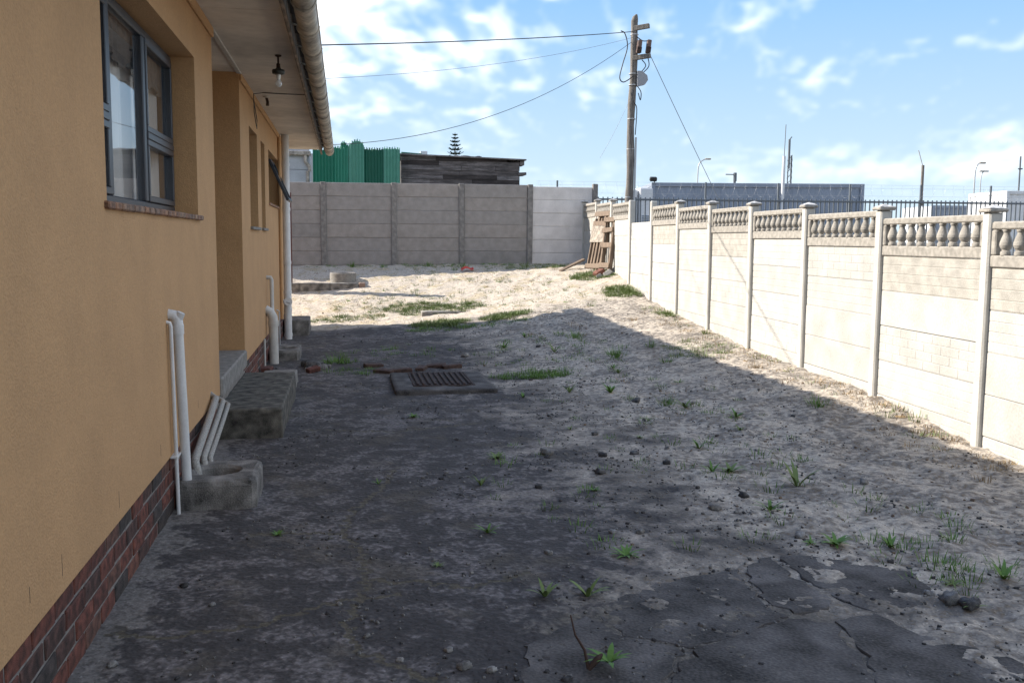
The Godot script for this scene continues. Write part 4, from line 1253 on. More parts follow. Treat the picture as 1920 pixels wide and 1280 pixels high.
func stones() -> void:
	var shp := []
	for i in 6:
		shp.append(worn(Vector3(-1, -0.55, -0.8), Vector3(1, 0.6, 0.8), 0.5, 0.5, 4, Vector3(i * 7.3, i, 0)).mesh())
	for p in [[2.04, -5.00, 0.032, 0], [1.49, -4.64, 0.024, 0], [2.01, -6.43, 0.03, 1], [1.39, -6.50, 0.045, 0], [1.77, -6.39, 0.03, 3], [1.35, -4.66, 0.022, 2], [0.36, -3.37, 0.018, 2], [0.18, -3.31, 0.014, 2], [0.40, -3.21, 0.026, 0], [0.49, -3.17, 0.02, 2], [2.48, -3.50, 0.045, 0], [2.52, -3.43, 0.04, 1], [2.43, -3.57, 0.022, 2], [-0.82, -3.43, 0.02, 2], [2.26, -4.41, 0.028, 2], [0.95, -4.38, 0.02, 0], [2.13, -6.08, 0.03, 3], [3.15, -5.35, 0.03, 0], [1.62, -5.9, 0.035, 1], [1.15, -5.6, 0.025, 3], [2.3, -5.2, 0.03, 3], [1.9, -7.1, 0.03, 0], [-0.7, -4.2, 0.02, 3], [-0.55, -3.95, 0.014, 2], [2.6, -8.3, 0.035, 1], [1.5, -12.0, 0.05, 2], [2.5, -12.3, 0.03, 3]]:
		var o := solo("stone", shp[rng.randi() % 6], M.stone[p[3]], ["grey stone ", "dull mid-grey stone ", "whitish pebble ", "dark charcoal stone "][p[3]] + where(p[0], p[1]), "stone", on_ground(p[0], p[1]) + Vector3(0, p[2] * 0.25, 0), "stones " + where(p[0], p[1]))
		o.scale = Vector3.ONE * float(p[2])
		o.rotation = Vector3(rng.randf() * 0.4, rng.randf() * TAU, rng.randf() * 0.4)
	# grit and clods: far too many to count
	for k in 3:
		var pts := []
		var n: int = [16000, 9000, 12000][k]
		for i in n:
			var z := -2.6 - 12.5 * pow(rng.randf(), 1.5)
			if k == 2: z = rng.randf_range(-21.0, -4.0)
			var x := rng.randf_range(-0.85, 4.3)
			var dens := n_edge.get_noise_2d(x * 1.3 + 9, z * 1.3) + 0.5 - absf(x - 1.8) * 0.28
			if k < 2 and rng.randf() > dens + 0.08: continue
			if k == 2 and rng.randf() > sandy(x, z) * clampf(0.25 + 1.6 * n_lump.get_noise_2d(x * 0.8 + 30, z * 0.8), 0.02, 1.0): continue
			pts.append(Vector2(x, z))
		var mm := MultiMesh.new()
		mm.transform_format = MultiMesh.TRANSFORM_3D
		mm.mesh = shp[k]
		mm.instance_count = pts.size()
		for i in pts.size():
			var s: float = ([0.0048, 0.0052, 0.0045][k]) * exp(rng.randfn(0.0, 0.42))
			mm.set_instance_transform(i, Transform3D(Basis.from_euler(Vector3(rng.randf() * 3, rng.randf() * 6, 0)).scaled(Vector3.ONE * s), on_ground(pts[i].x, pts[i].y) + Vector3(0, s * 0.2, 0)))
		var o := MultiMeshInstance3D.new()
		o.name = ["pale_grit", "dark_grit", "dry_litter"][k]
		o.multimesh = mm
		o.material_override = [M.stone[0], M.stone[3], mat(L(0.13, 0.09, 0.06), 0.95)][k]
		add_child(o)
		tag(o, ["pale grit strewn over the shaded ground", "dark grit and clinker strewn over the shaded ground", "brown dry crumbs and dead leaves strewn over the sand"][k], "grit", "", "stuff")

# ---------------------------------------------------------------- pole, cables and what stands beyond the walls
func hang(a: Vector3, b: Vector3, sag: float, n := 24) -> Array:
	var out := []
	for i in n + 1:
		var t := float(i) / n
		out.append(a.lerp(b, t) - Vector3(0, sag * 4.0 * t * (1.0 - t), 0))
	return out

func smooth(pts: Array, n := 6) -> Array:
	var c := Curve3D.new()
	for i in pts.size():
		var d: Vector3 = (pts[mini(i + 1, pts.size() - 1)] - pts[maxi(i - 1, 0)]) / 6.0
		c.add_point(pts[i], -d, d)
	var out := []
	for i in (pts.size() - 1) * n + 1:
		out.append(c.sample(i / n, float(i % n) / n) if i / n < pts.size() - 1 else pts[-1])
	return out

func utility_pole() -> void:
	var base := Vector3(6.17, 0.3, -20.7)
	var t := thing("utility_pole", "weathered wooden utility pole with fuse boxes and a white conduit", "pole", base)
	var p := MB.new()
	var pts := []
	var rad := []
	for i in 26:
		var f := i / 25.0
		pts.append(Vector3(0.01 + 0.10 * f + 0.012 * sin(f * 17.0), -0.3 + 6.25 * f, 0.012 * cos(f * 13.0)))
		rad.append(0.090 - 0.014 * f + 0.005 * sin(f * 37.0))
	p.tube(pts, rad, 16)
	part("shaft", p, M.pole, t)
	var tip := MB.new()
	tip.tube([Vector3(0.105, 5.93, 0), Vector3(0.12, 6.02, 0), Vector3(0.15, 6.08, 0)], [0.076, 0.06, 0.02], 10)
	part("split_top", tip, M.pole, t)
	for a in [[5.78, 0.30], [5.15, 0.34]]:
		var b := MB.new()
		b.cbox(Vector3(-0.05, -0.05, -0.045), Vector3(a[1], 0.05, 0.045), 0.008, Transform3D(Basis(Vector3.UP, -0.6).rotated(Vector3(0, 0, 1), 0.1), Vector3(0.12, a[0], 0.06)))
		part("arm", b, M.pole, t)
	for q in [Vector3(0.17, 5.36, 0.16), Vector3(0.36, 5.36, 0.22)]:
		var b := MB.new()
		b.cbox(Vector3(-0.045, -0.13, -0.05), Vector3(0.045, 0.15, 0.05), 0.01, Transform3D(Basis(Vector3(0, 0, 1), -0.12), q))
		var fb := part("fuse_box", b, mat(L(0.12, 0.075, 0.06), 0.7), t)
		var c := MB.new()
		c.cbox(Vector3(-0.05, -0.13, 0.051), Vector3(0.05, 0.0, 0.056), 0.002, Transform3D(Basis(Vector3(0, 0, 1), -0.12), q))
		part("cover", c, M.rust, fb)
	var jb := MB.new()
	var hex := [Vector2(0.0, -0.16), Vector2(0.17, -0.12), Vector2(0.24, -0.02), Vector2(0.22, 0.08), Vector2(0.10, 0.17), Vector2(0.0, 0.17)]
	for s in [-1.0, 1.0]:
		for i in range(1, 5):
			jb.otri(Vector3(hex[0].x, hex[0].y, 0.06 * s), Vector3(hex[i].x, hex[i].y, 0.06 * s), Vector3(hex[i + 1].x, hex[i + 1].y, 0.06 * s), Vector3(0.1, 0, 0))
	for i in 6:
		var a: Vector2 = hex[i]
		var b: Vector2 = hex[(i + 1) % 6]
		jb.oquad(Vector3(a.x, a.y, -0.06), Vector3(b.x, b.y, -0.06), Vector3(b.x, b.y, 0.06), Vector3(a.x, a.y, 0.06), Vector3(0.1, 0, 0))
	part("junction_box", jb, mat(L(0.26, 0.27, 0.29), 0.6), t, Vector3(0.16, 4.70, 0.06))
	var cd := MB.new()
	cd.tube([Vector3(0.13, -0.2, 0.085), Vector3(0.155, 2.0, 0.075), Vector3(0.165, 3.45, 0.075)], 0.022, 10)
	part("conduit", cd, M.galv, t)
	for y in [1.05, 2.15, 3.2, 3.85, 4.58, 4.82, 5.65]:
		var b := MB.new()
		var x: float = 0.01 + 0.10 * (y + 0.3) / 6.25
		b.lathe([[0.088, -0.010], [0.093, -0.008], [0.093, 0.008], [0.088, 0.010]], 18)
		part("strap", b, M.galv, t, Vector3(x, y, 0))
	for q in [[[0.13, 5.6, 0.08], [0.26, 5.5, 0.14], [0.38, 5.5, 0.22]], [[0.33, 5.22, 0.2], [0.40, 4.98, 0.16], [0.27, 4.82, 0.1], [0.22, 4.8, 0.1]], [[0.24, 5.1, 0.15], [0.33, 4.98, 0.15], [0.25, 4.85, 0.1]], [[0.16, 4.55, 0.1], [0.25, 4.42, 0.1], [0.24, 4.25, 0.1], [0.19, 4.4, 0.1]], [[0.02, 4.4, 0.1], [0.08, 4.2, 0.13], [0.16, 4.05, 0.11], [0.14, 3.5, 0.1]]]:
		var v := []
		for e in q: v.append(Vector3(e[0], e[1], e[2]))
		var b := MB.new()
		b.tube(smooth(v), 0.010, 6)
		part("wire", b, M.cable, t)
	var top := base + Vector3(0.1, 5.72, 0)
	# cables
	var c1 := MB.new()
	c1.tube(hang(top, Vector3(-1.86, 3.42, -10.5), 0.06), 0.008, 6)
	solo("overhead_cable", c1, M.cable, "thick black overhead cable running from the pole top to the house roof", "cable")
	var c2 := MB.new()
	c2.tube(hang(top - Vector3(0, 0.12, 0), Vector3(-1.8, 3.47, -13.0), 0.22), 0.0035, 5)
	solo("overhead_cable", c2, M.cable_grey, "thin grey overhead wire below the thick black cable", "cable")
	var c3 := MB.new()
	c3.tube(hang(top - Vector3(0.02, 0.2, 0), Vector3(-0.35, 3.05, -16.6), 0.52), 0.0052, 6)
	solo("overhead_cable", c3, M.cable, "sagging thin cable strung from the pole to the end of the eaves", "cable")
	var c4 := MB.new()
	c4.tube(hang(base + Vector3(0.38, 5.25, 0.2), Vector3(11.7, 0.3, -25.8), 0.05), 0.007, 6)
	solo("stay_wire", c4, M.cable_grey, "straight stay wire slanting down from the pole behind the boundary wall", "wire")
	var c5 := MB.new()
	c5.tube(smooth([top + Vector3(-0.3, 0.0, 0), top + Vector3(-0.22, -0.07, 0.05), top + Vector3(-0.17, -0.35, 0.08), top + Vector3(-0.27, -0.72, 0.08), top + Vector3(-0.33, -1.0, 0.08), top + Vector3(-0.26, -1.10, 0.1), top + Vector3(-0.13, -1.04, 0.1), top + Vector3(-0.02, -0.95, 0.1)]), 0.012, 6)
	solo("hanging_cable", c5, M.cable, "slack black cable loop hanging beside the pole", "cable")
	var c6 := MB.new()
	c6.tube(hang(base + Vector3(0.0, 4.25, 0.1), base + Vector3(-0.62, 3.0, 0.0), 0.05), 0.003, 4)
	solo("hanging_cable", c6, M.cable_grey, "thin loose wire trailing down in the air left of the pole", "cable")

func ribbed(x0: float, x1: float, y0: float, y1: float, pitch: float, depth: float) -> MB:
	# trapezoid ribs facing +z
	var b := MB.new()
	var n := int((x1 - x0) / pitch)
	var p := (x1 - x0) / n
	for i in n:
		var x := x0 + p * i
		var q := [[x, 0.0], [x + p * 0.3, 0.0], [x + p * 0.5, depth], [x + p * 0.8, depth], [x + p, 0.0]]
		for k in 4:
			b.quad(Vector3(q[k][0], y0, q[k][1]), Vector3(q[k + 1][0], y0, q[k + 1][1]), Vector3(q[k + 1][0], y1, q[k + 1][1]), Vector3(q[k][0], y1, q[k][1]))
	return b

func container(label: String, at: Vector3, turn: float, w: float, h: float, d: float, m: Material, called := "shipping_container") -> Node3D:
	# origin at the near left bottom corner, front towards +z
	var t := thing(called, label, "container", at)
	t.rotation.y = turn
	var f := MB.new()
	f.box(Vector3(0.05, 0.12, -d + 0.05), Vector3(w - 0.05, h - 0.06, -0.06))
	part("body", f, m, t)
	part("side_wall", ribbed(0.12, w - 0.12, 0.14, h - 0.12, 0.27, 0.014), m, t, Vector3(0, 0, -0.055))
	var e := ribbed(0.1, d - 0.1, 0.14, h - 0.12, 0.27, 0.035)
	var en := part("end_wall", e, m, t, Vector3(0.055, 0, -d))
	en.rotation.y = -PI / 2
	en.position = Vector3(0.045, 0, -d)
	var fr := MB.new()
	for q in [[0.0, 0.0], [w - 0.12, 0.0], [0.0, -d + 0.12], [w - 0.12, -d + 0.12]]:
		fr.cbox(Vector3(q[0], 0, q[1] - 0.12), Vector3(q[0] + 0.12, h, q[1]), 0.01)
	for y in [0.0, h - 0.12]:
		fr.cbox(Vector3(0.12, y, -0.1), Vector3(w - 0.12, y + 0.12, -0.005), 0.01)
		fr.cbox(Vector3(0.005, y, -d), Vector3(0.1, y + 0.12, -0.12), 0.01)
	part("corner_frame", fr, m, t)
	return t

func street_lamp(at: Vector3, h: float, reach: float, label: String, double := false) -> void:
	var t := thing("street_lamp", label, "street lamp", at)
	var p := MB.new()
	p.tube(smooth([Vector3(0, 0, 0), Vector3(0, h * 0.5, 0), Vector3(0, h * 0.86, 0), Vector3(reach * 0.25, h * 0.96, 0), Vector3(reach, h, 0)]), 0.05, 8)
	part("mast", p, M.galv, t)
	for s in ([1.0, -1.0] if double else [1.0]):
		var hd := MB.new()
		hd.cbox(Vector3(-0.05, -0.07, -0.12), Vector3(0.45, 0.05, 0.12), 0.04, Transform3D(Basis(Vector3.UP, 0.0 if s > 0 else PI), Vector3(reach, h, 0)))
		part("lamp_head", hd, M.cream, t)

func beyond() -> void:
	# steel fence with razor wire behind the boundary wall
	var f := thing("steel_fence", "dark steel palisade fence with razor wire coils behind the boundary wall", "fence", Vector3(4.55, 0.3, -22.75))
	f.rotation.y = -0.085
	var bar := MB.new()
	bar.cbox(Vector3(-0.014, 0.05, -0.014), Vector3(0.014, 2.24, 0.014), 0.003)
	var bm := bar.mesh()
	for i in 140:
		part("bar", bm, M.steel, f, Vector3(0.115 * i, 0, 0))
	for y in [0.3, 2.16]:
		var r := MB.new()
		r.cbox(Vector3(-0.1, y, 0.015), Vector3(16.1, y + 0.045, 0.05), 0.004)
		part("rail", r, M.steel, f)
	for i in 9:
		var p := MB.new()
		p.cbox(Vector3(-0.02, 0, -0.065), Vector3(0.02, 2.62, -0.016), 0.005)
		part("post", p, M.steel, f, Vector3(0.5 + 1.82 * i, 0, 0))
	var rz := MB.new()
	var pts := []
	for i in 1080:
		var a := i * TAU / 18.0
		pts.append(Vector3(0.0 + 16.0 * i / 1080.0, 2.44 + 0.16 * sin(a), 0.16 * cos(a) - 0.04))
	rz.tube(pts, 0.0013, 4, false)
	for y in [2.33, 2.52, 2.6]:
		rz.tube([Vector3(0, y, -0.045), Vector3(16.0, y, -0.045)], 0.0018, 4)
	part("razor_wire", rz, M.galv, f)
	# site buildings
	var c := container("long grey-blue site container standing behind the steel fence", Vector3(9.18, 0.3, -28.2), -0.174, 6.45, 2.95, 2.5, M.container)
	var lamp := thing("floodlight", "small black floodlight on the corner of the grey container", "floodlight", Vector3(9.2, 3.25, -28.15))
	var fl := MB.new()
	fl.cbox(Vector3(-0.11, 0.04, -0.04), Vector3(0.11, 0.17, 0.06), 0.02, Transform3D(Basis(Vector3(1, 0, 0), 0.4), Vector3.ZERO))
	part("lamp_body", fl, M.black, lamp)
	var fb := MB.new()
	fb.tube([Vector3(0.05, -0.02, 0), Vector3(0.05, 0.08, 0)], 0.02, 6)
	part("bracket", fb, M.steel, lamp)
	var cab := thing("equipment_cabinet", "tall white equipment cabinet with louvres beside the pole", "cabinet", Vector3(7.92, 0.3, -25.3))
	var cb := MB.new()
	cb.cbox(Vector3(0, 0, -0.7), Vector3(0.36, 2.62, 0), 0.02)
	part("cabinet_body", cb, M.container_white, cab)
	var lv := MB.new()
	for i in 6:
		lv.cbox(Vector3(0.06, 1.55 + 0.06 * i, 0.001), Vector3(0.31, 1.585 + 0.06 * i, 0.02), 0.004)
	part("louvre", lv, M.container_blue, cab)
	var cb2 := MB.new()
	cb2.cbox(Vector3(-0.22, 0, -0.5), Vector3(-0.03, 2.58, -0.1), 0.02)
	part("side_cabinet", cb2, M.container_white, cab)
	container("tall white container at the far end of the site", Vector3(23.2, 0.3, -30.9), -0.10, 6.0, 3.05, 2.5, M.container_white)
	var lc := container("low white container with an orange letter on its end, beside the tall white one", Vector3(24.2, 0.3, -36.8), -0.10, 6.0, 2.75, 2.6, M.container_blue)
	var ew := MB.new()
	ew.box(Vector3(-0.02, 0.1, -2.55), Vector3(-0.005, 2.7, -0.05))
	part("end_panel", ew, M.container_white, lc)
	var tm := TextMesh.new()
	tm.text = "L"
	tm.font_size = 60
	tm.pixel_size = 0.008
	tm.depth = 0.01
	var tx := part("letter", tm, M.orange, lc, Vector3(-0.03, 2.2, -1.0))
	tx.rotation.y = -PI / 2
	# masts and lamps
	var an := thing("antenna_pole", "white antenna pole with a thin whip standing by the grey container", "antenna", Vector3(13.03, 0.3, -27.4))
	var a1 := MB.new()
	a1.tube([Vector3.ZERO, Vector3(0.02, 3.75, 0)], 0.05, 10)
	part("tube", a1, M.container_white, an)
	var a2 := MB.new()
	a2.tube([Vector3(0.02, 3.75, 0), Vector3(0.04, 4.68, 0)], 0.012, 6)
	part("whip", a2, M.cable_grey, an)
	var ms := thing("lattice_mast", "distant slim lattice radio mast above the grey container", "mast", Vector3(41.3, 0.3, -85.5))
	for q in [[-0.25, 0.0], [0.25, 0.0], [0.0, 0.4]]:
		var b := MB.new()
		b.tube([Vector3(q[0], 0, q[1]), Vector3(q[0] * 0.6, 9.2, q[1] * 0.6)], 0.055, 6)
		part("mast_leg", b, M.steel, ms)
	var ml := MB.new()
	for i in 16:
		var y := 0.5 + i * 0.55
		ml.tube([Vector3(-0.25, y, 0), Vector3(0.25, y + 0.5, 0)], 0.03, 4)
		ml.tube([Vector3(0.25, y, 0), Vector3(0.0, y + 0.5, 0.4)], 0.03, 4)
	part("bracing", ml, M.steel, ms)
	var mt := MB.new()
	mt.tube([Vector3(-0.1, 8.0, 0), Vector3(-0.1, 10.7, 0)], 0.11, 8)
	mt.tube([Vector3(-0.1, 10.7, 0), Vector3(0.12, 10.95, 0)], 0.05, 6)
	part("aerial", mt, M.steel, ms)
	street_lamp(Vector3(29.1, 0.3, -77.1), 8.0, 0.65, "single-arm street lamp rising behind the grey container next to the stay wire")
	street_lamp(Vector3(45.3, 0.3, -63.9), 7.0, 0.35, "tall street lamp standing left of the tall white container")
	street_lamp(Vector3(58.9, 0.3, -82.2), 7.9, 0.3, "farther T-shaped street lamp above the tall white container", true)
	var wp := thing("leaning_mast", "dark timber mast with a bent wire tip beyond the razor wire", "mast", Vector3(35.65, 0.3, -55.4))
	var w1 := MB.new()
	w1.tube([Vector3(0, 0, 0), Vector3(0, 6.0, 0)], 0.09, 8)
	part("mast_shaft", w1, M.pole, wp)
	var w2 := MB.new()
	w2.tube([Vector3(0, 5.9, 0), Vector3(-0.35, 6.9, 0)], 0.03, 5)
	part("wire_tip", w2, M.galv, wp)
	var rm := thing("thin_mast", "thin grey mast with a cross arm above the right end of the white container", "mast", Vector3(48.7, 0.3, -63.6))
	var r1 := MB.new()
	r1.tube([Vector3(0, 0, 0), Vector3(0, 7.5, 0)], 0.06, 6)
	r1.tube([Vector3(-0.15, 6.6, 0), Vector3(0.2, 6.6, 0)], 0.05, 6)
	part("mast_shaft", r1, M.steel, rm)
	var bp := thing("transformer_pole", "short dark pole top with a box showing above the grey container", "pole", Vector3(20.1, 0.3, -47.9))
	var b1 := MB.new()
	b1.tube([Vector3.ZERO, Vector3(0, 4.75, 0)], 0.07, 6)
	b1.cbox(Vector3(-0.06, 4.3, -0.08), Vector3(0.09, 4.75, 0.08), 0.02)
	b1.tube([Vector3(-0.5, 4.65, 0), Vector3(0.0, 4.65, 0)], 0.03, 5)
	part("pole_top", b1, M.steel, bp)
	# the yard behind the back wall: cabin, green sheets, timber shack, pine
	var cb3 := thing("panel_cabin", "pale grey panelled cabin with a cream gutter seen past the house corner", "cabin", Vector3(-4.5, 0.3, -26.2))
	for i in 6:
		var b := MB.new()
		b.cbox(Vector3(0, i * 0.6, -0.1), Vector3(3.62, i * 0.6 + 0.592, 0), 0.006)
		part("wall_panel", b, M.cabin, cb3)
	var bk := MB.new()
	bk.box(Vector3(0.02, 0, -3.0), Vector3(3.6, 3.5, -0.101))
	part("cabin_body", bk, M.cabin, cb3)
	var gg := MB.new()
	gg.cbox(Vector3(-0.1, 3.36, 0.0), Vector3(3.66, 3.48, 0.12), 0.02)
	part("gutter", gg, M.cream, cb3)
	var dp := MB.new()
	dp.tube([Vector3(3.52, 3.38, 0.06), Vector3(3.52, 3.2, 0.06), Vector3(3.62, 3.08, 0.05), Vector3(3.62, 2.95, 0.04)], 0.045, 8)
	dp.tube([Vector3(3.57, 2.96, 0.03), Vector3(3.57, 0, 0.03)], 0.04, 8)
	part("downpipe", dp, M.cream, cb3)
	var cp := MB.new()
	cp.cbox(Vector3(3.65, 0, -0.1), Vector3(3.78, 3.42, 0.05), 0.01)
	part("corner_post", cp, M.galv, cb3)
	# green sheets standing on edge: each sheet a thing
	var gx := -0.72
	var k := 0
	while gx < 1.25:
		var w: float = [0.46, 0.42, 0.36, 0.5, 0.45][k % 5]
		var x1 := minf(gx + w, 1.33)
		var hgt: float = [3.30, 3.36, 3.42, 3.34, 3.36][k % 5]
		var b := MB.new()
		var n := int((x1 - gx) / 0.018)
		for i in n:
			var a := gx + (x1 - gx) * i / n
			var c2 := gx + (x1 - gx) * (i + 1) / n
			var za := 0.016 * sin(a * 85.0)
			var zb := 0.016 * sin(c2 * 85.0)
			var ta := hgt + 0.03 * sin(i * 1.9) + (0.11 if k == 2 else 0.0) * sin(PI * i / n)
			b.quad(Vector3(a, 0, za), Vector3(c2, 0, zb), Vector3(c2 + 0.01, ta, zb), Vector3(a + 0.01, ta, za))
			b.quad(Vector3(c2, 0, zb - 0.006), Vector3(a, 0, za - 0.006), Vector3(a + 0.01, ta, za - 0.006), Vector3(c2 + 0.01, ta, zb - 0.006))
		solo("green_sheet", b, M.green[[0, 3, 2, 1, 2][k % 5]], ["bright green corrugated sheet standing nearest the cabin", "mid-green corrugated sheet standing second from the cabin", "pale green corrugated sheet with a raised top in the middle of the row", "dark green corrugated sheet standing second from the timber shack", "faded green corrugated sheet standing against the timber shack"][k % 5], "sheet", Vector3(0, 0.3, -23.45 - 0.03 * (k % 2)), "green corrugated sheets on edge")
		gx = x1 - 0.02
		k += 1
	var gt := MB.new()
	for i in 30:
		var a := -0.06 + 0.42 * i / 30.0
		var b := -0.06 + 0.42 * (i + 1) / 30.0
		var ta := 3.46 + 0.05 * sin(i * 0.35) + 0.02 * sin(i * 2.3)
		gt.quad(Vector3(a, 0, 0.014 * sin(i * 1.5)), Vector3(b, 0, 0.014 * sin((i + 1) * 1.5)), Vector3(b, ta, 0.014 * sin((i + 1) * 1.5)), Vector3(a, ta, 0.014 * sin(i * 1.5)))
	solo("green_sheet", gt, M.green[3], "tallest ragged green sheet sticking up behind the row", "sheet", Vector3(0, 0.3, -23.62), "green corrugated sheets on edge")
	var sh := thing("timber_shack", "blackened timber shack with horizontal boards and a flat sheet roof", "shack", Vector3(1.39, 0.3, -24.0))
	var y := 1.9
	var brow := 0
	while y < 3.26:
		var x := 0.0
		while x < 2.95:
			var w := minf(rng.randf_range(0.7, 1.5), 2.97 - x)
			var b := MB.new()
			var top_lim: float = 3.26 - 0.03 * x
			if y + 0.10 < top_lim + 0.04:
				b.cbox(Vector3(x, y, -0.02), Vector3(x + w - 0.004, minf(y + 0.112, top_lim + 0.02), 0.015), 0.004, Transform3D(Basis(Vector3(1, 0, 0), -0.08), Vector3(0, 0.0, y * 0.08)), 0.005, rng)
				part("board", b, M.shed[[0, 2, 0, 1, 2, 0, 3][rng.randi() % 7] if y < 2.95 else [3, 1, 3, 0][rng.randi() % 4]], sh)
			x += w
		y += 0.112
		brow += 1
	var bd := MB.new()
	bd.box(Vector3(0.02, 0, -2.5), Vector3(2.95, 3.14, -0.06))
	part("shack_body", bd, M.shed[3], sh)
	var rf := MB.new()
	rf.hexa([Vector3(-0.05, 3.27, -2.6), Vector3(3.12, 3.17, -2.6), Vector3(-0.05, 3.30, -2.6), Vector3(3.12, 3.20, -2.6), Vector3(-0.05, 3.25, 0.12), Vector3(3.12, 3.17, 0.12), Vector3(-0.05, 3.28, 0.12), Vector3(3.12, 3.2, 0.12)])
	part("roof", rf, M.shed[2], sh)
	var br := MB.new()
	br.cbox(Vector3(2.95, 2.78, -0.5), Vector3(3.16, 2.85, 0.05), 0.01, Transform3D(Basis(Vector3(0, 0, 1), 0.06), Vector3(0.15, -0.15, 0)))
	br.cbox(Vector3(2.97, 3.05, -0.4), Vector3(3.08, 3.16, 0.05), 0.01)
	part("rafter_end", br, M.shed[0], sh)
	var tp := worn(Vector3(-0.38, -0.06, -0.5), Vector3(0.38, 0.10, 0.5), 0.078, 0.05, 8)
	solo("tarpaulin", tp, M.tarp, "crumpled grey tarpaulin bundle lying on the shack roof", "tarpaulin", Vector3(3.12, 3.52, -25.0))
	var wb := MB.new()
	wb.cbox(Vector3(-0.09, 0, -0.08), Vector3(0.09, 0.13, 0.08), 0.01)
	wb.cbox(Vector3(-0.12, 0.0, -0.1), Vector3(-0.091, 0.08, 0.1), 0.01)
	solo("white_box", wb, M.container_white, "small white box lying on the shack roof", "box", Vector3(2.0, 3.575, -24.6))
	var gs := MB.new()
	gs.hexa([Vector3(0, 0, -0.5), Vector3(0.45, -0.02, -0.5), Vector3(0, 0.02, -0.5), Vector3(0.45, 0.0, -0.5), Vector3(0, 0, 0.4), Vector3(0.5, -0.03, 0.4), Vector3(0, 0.02, 0.4), Vector3(0.5, -0.01, 0.4)])
	solo("roof_sheet", gs, M.green[3], "flat green sheet lying on the shack roof", "sheet", Vector3(1.42, 3.62, -24.6))
	# Norfolk pine far behind
	var pt := thing("pine_tree", "distant tiered conifer rising behind the timber shack", "tree", Vector3(8.05, 0.3, -70.8))
	var tr := MB.new()
	tr.tube([Vector3.ZERO, Vector3(0, 4.5, 0), Vector3(0, 8.95, 0)], [0.16, 0.09, 0.015], 8)
	part("trunk", tr, M.pole, pt)
	var crn := MB.new()
	for lv2 in 22:
		var ly := 8.75 - 0.24 * lv2 - 0.006 * lv2 * lv2
		var rr := 0.10 + 0.085 * lv2
		if lv2 > 12: rr = 1.12 + 0.03 * (lv2 - 12)
		var nb := 7
		for i in nb:
			var a := TAU * i / nb + lv2 * 0.7 + rng.randf_range(-0.15, 0.15)
			var d := Vector3(cos(a), 0, sin(a))
			var L2 := rr * rng.randf_range(0.85, 1.1)
			var s := d.cross(Vector3.UP)
			var tipp := d * L2 + Vector3(0, ly + 0.20 * L2, 0)
			var midp := d * L2 * 0.6 + Vector3(0, ly - 0.02, 0)
			crn.tube([Vector3(0, ly, 0), midp, tipp], [0.02, 0.03, 0.008], 5)
			for j in 7:
				var t := 0.25 + 0.75 * j / 6.0
				var o := Vector3(0, ly, 0).lerp(midp, minf(t / 0.6, 1.0)) if t < 0.6 else midp.lerp(tipp, (t - 0.6) / 0.4)
				var ln := 0.16 * (1.1 - 0.6 * t) * (0.6 + 0.4 * rr)
				for sg in [-1.0, 1.0]:
					blade(crn, o, (s * sg + d * 0.6 + Vector3.UP * 0.35).normalized(), ln + 0.12, 0.11, -0.1, 2)
	part("crown", crn, M.pine, pt)

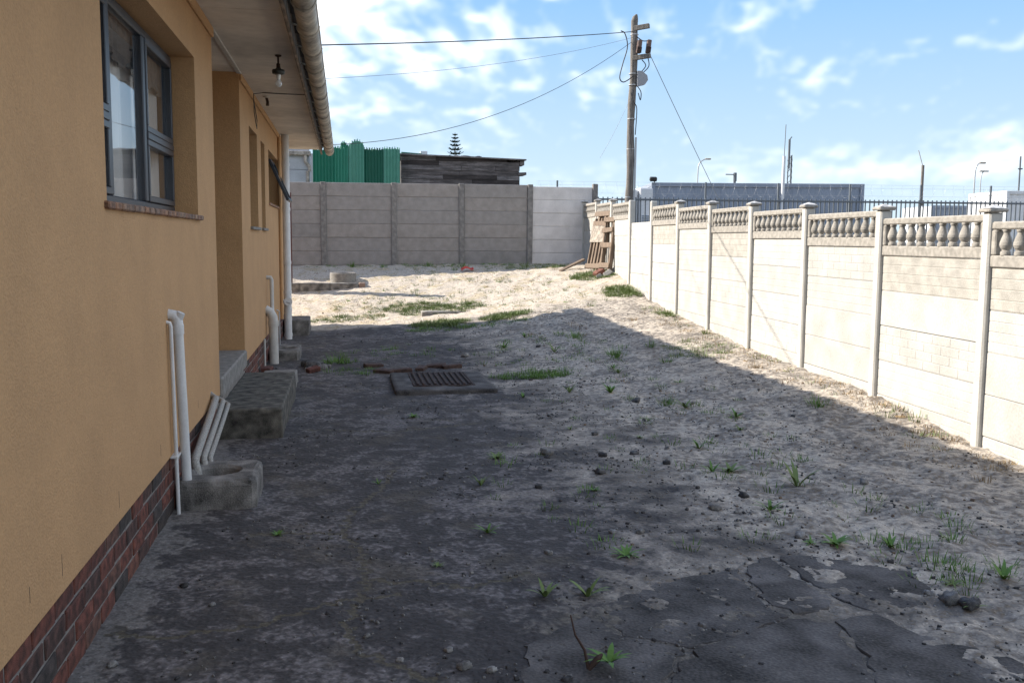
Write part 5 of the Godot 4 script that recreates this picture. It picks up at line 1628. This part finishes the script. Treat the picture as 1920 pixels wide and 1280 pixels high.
# ---------------------------------------------------------------- sky
func sky_image() -> ImageTexture:
	var w := 2048
	var h := 1024
	var a := noise(401, 1.05, 6)
	var b := noise(402, 0.32, 3)
	var c := noise(403, 3.6, 4)
	var data := PackedFloat32Array()
	data.resize(w * h * 3)
	for y in h:
		var el := (0.5 - (y + 0.5) / h) * PI
		var s := sin(el)
		var base: Color
		if s < 0.0: base = Color(0.36, 0.34, 0.31)
		else:
			base = Color(0.375, 0.45, 0.485).lerp(Color(0.145, 0.280, 0.47), pow(clampf(s / 0.25, 0.0, 1.0), 0.9)).lerp(Color(0.065, 0.155, 0.36), smoothstep(0.2, 1.0, s))
		var co := cos(el)
		for x in w:
			var col := base
			if s > 0.0:
				var az := (x + 0.5) / w * TAU
				var k := 1.0 / (s + 0.13)
				var px := cos(az) * co * k
				var pz := sin(az) * co * k
				var wx := px + 0.22 * c.get_noise_2d(px * 0.6, pz * 0.6)
				var n := a.get_noise_2d(wx * 1.5, pz * 2.4) * 0.50 + b.get_noise_2d(px, pz) * 0.95 + c.get_noise_2d(wx * 1.2, pz * 2.2) * 0.45
				var m := clampf((n + 0.22) * 1.05, 0.0, 1.0)
				m = pow(m, 1.45) * clampf(s * 6.5 - 0.12, 0.0, 1.0)
				col = col.lerp(Color(1.05, 1.01, 0.95), m)
			var i := (y * w + x) * 3
			data[i] = col.r; data[i + 1] = col.g; data[i + 2] = col.b
	return ImageTexture.create_from_image(Image.create_from_data(w, h, false, Image.FORMAT_RGBF, data.to_byte_array()))

func _ready() -> void:
	rng.seed = 20240611
	# camera
	var cam := Camera3D.new()
	cam.name = "camera"
	add_child(cam)
	cam.position = Vector3(0, 1.5, 0)
	cam.rotation_order = EULER_ORDER_YXZ
	cam.rotation = Vector3(deg_to_rad(-6.051), deg_to_rad(-9.913), deg_to_rad(0.4))
	cam.fov = 39.15
	cam.far = 2000.0
	cam.current = true
	# sky and exposure
	var we := WorldEnvironment.new()
	we.name = "world_environment"
	var env := Environment.new()
	env.background_mode = Environment.BG_SKY
	var sky := Sky.new()
	var pm := PanoramaSkyMaterial.new()
	pm.panorama = sky_image()
	pm.energy_multiplier = 1.0
	sky.sky_material = pm
	env.sky = sky
	env.sky_rotation = Vector3(0, deg_to_rad(SKY_TURN), 0)
	env.tonemap_mode = Environment.TONE_MAPPER_LINEAR
	env.tonemap_exposure = 2.2
	env.sdfgi_enabled = true
	env.ssao_enabled = true
	env.ssil_enabled = true
	we.environment = env
	add_child(we)
	# sun: from the left and a little ahead, 31 degrees up
	var sun := DirectionalLight3D.new()
	sun.name = "sun"
	add_child(sun)
	sun.look_at_from_position(Vector3.ZERO, Vector3(0.894 * cos(deg_to_rad(31)), -sin(deg_to_rad(31)), 0.447 * cos(deg_to_rad(31))))
	sun.light_energy = 1.6
	sun.light_color = Color(1.0, 0.965, 0.915)
	sun.light_angular_distance = 0.53
	sun.shadow_enabled = true
	materials()
	terrain()
	house()
	boundary_wall()
	back_wall()
	utility_pole()
	beyond()
	yard_things()
	stones()
	plants()

const SKY_TURN := 160.0
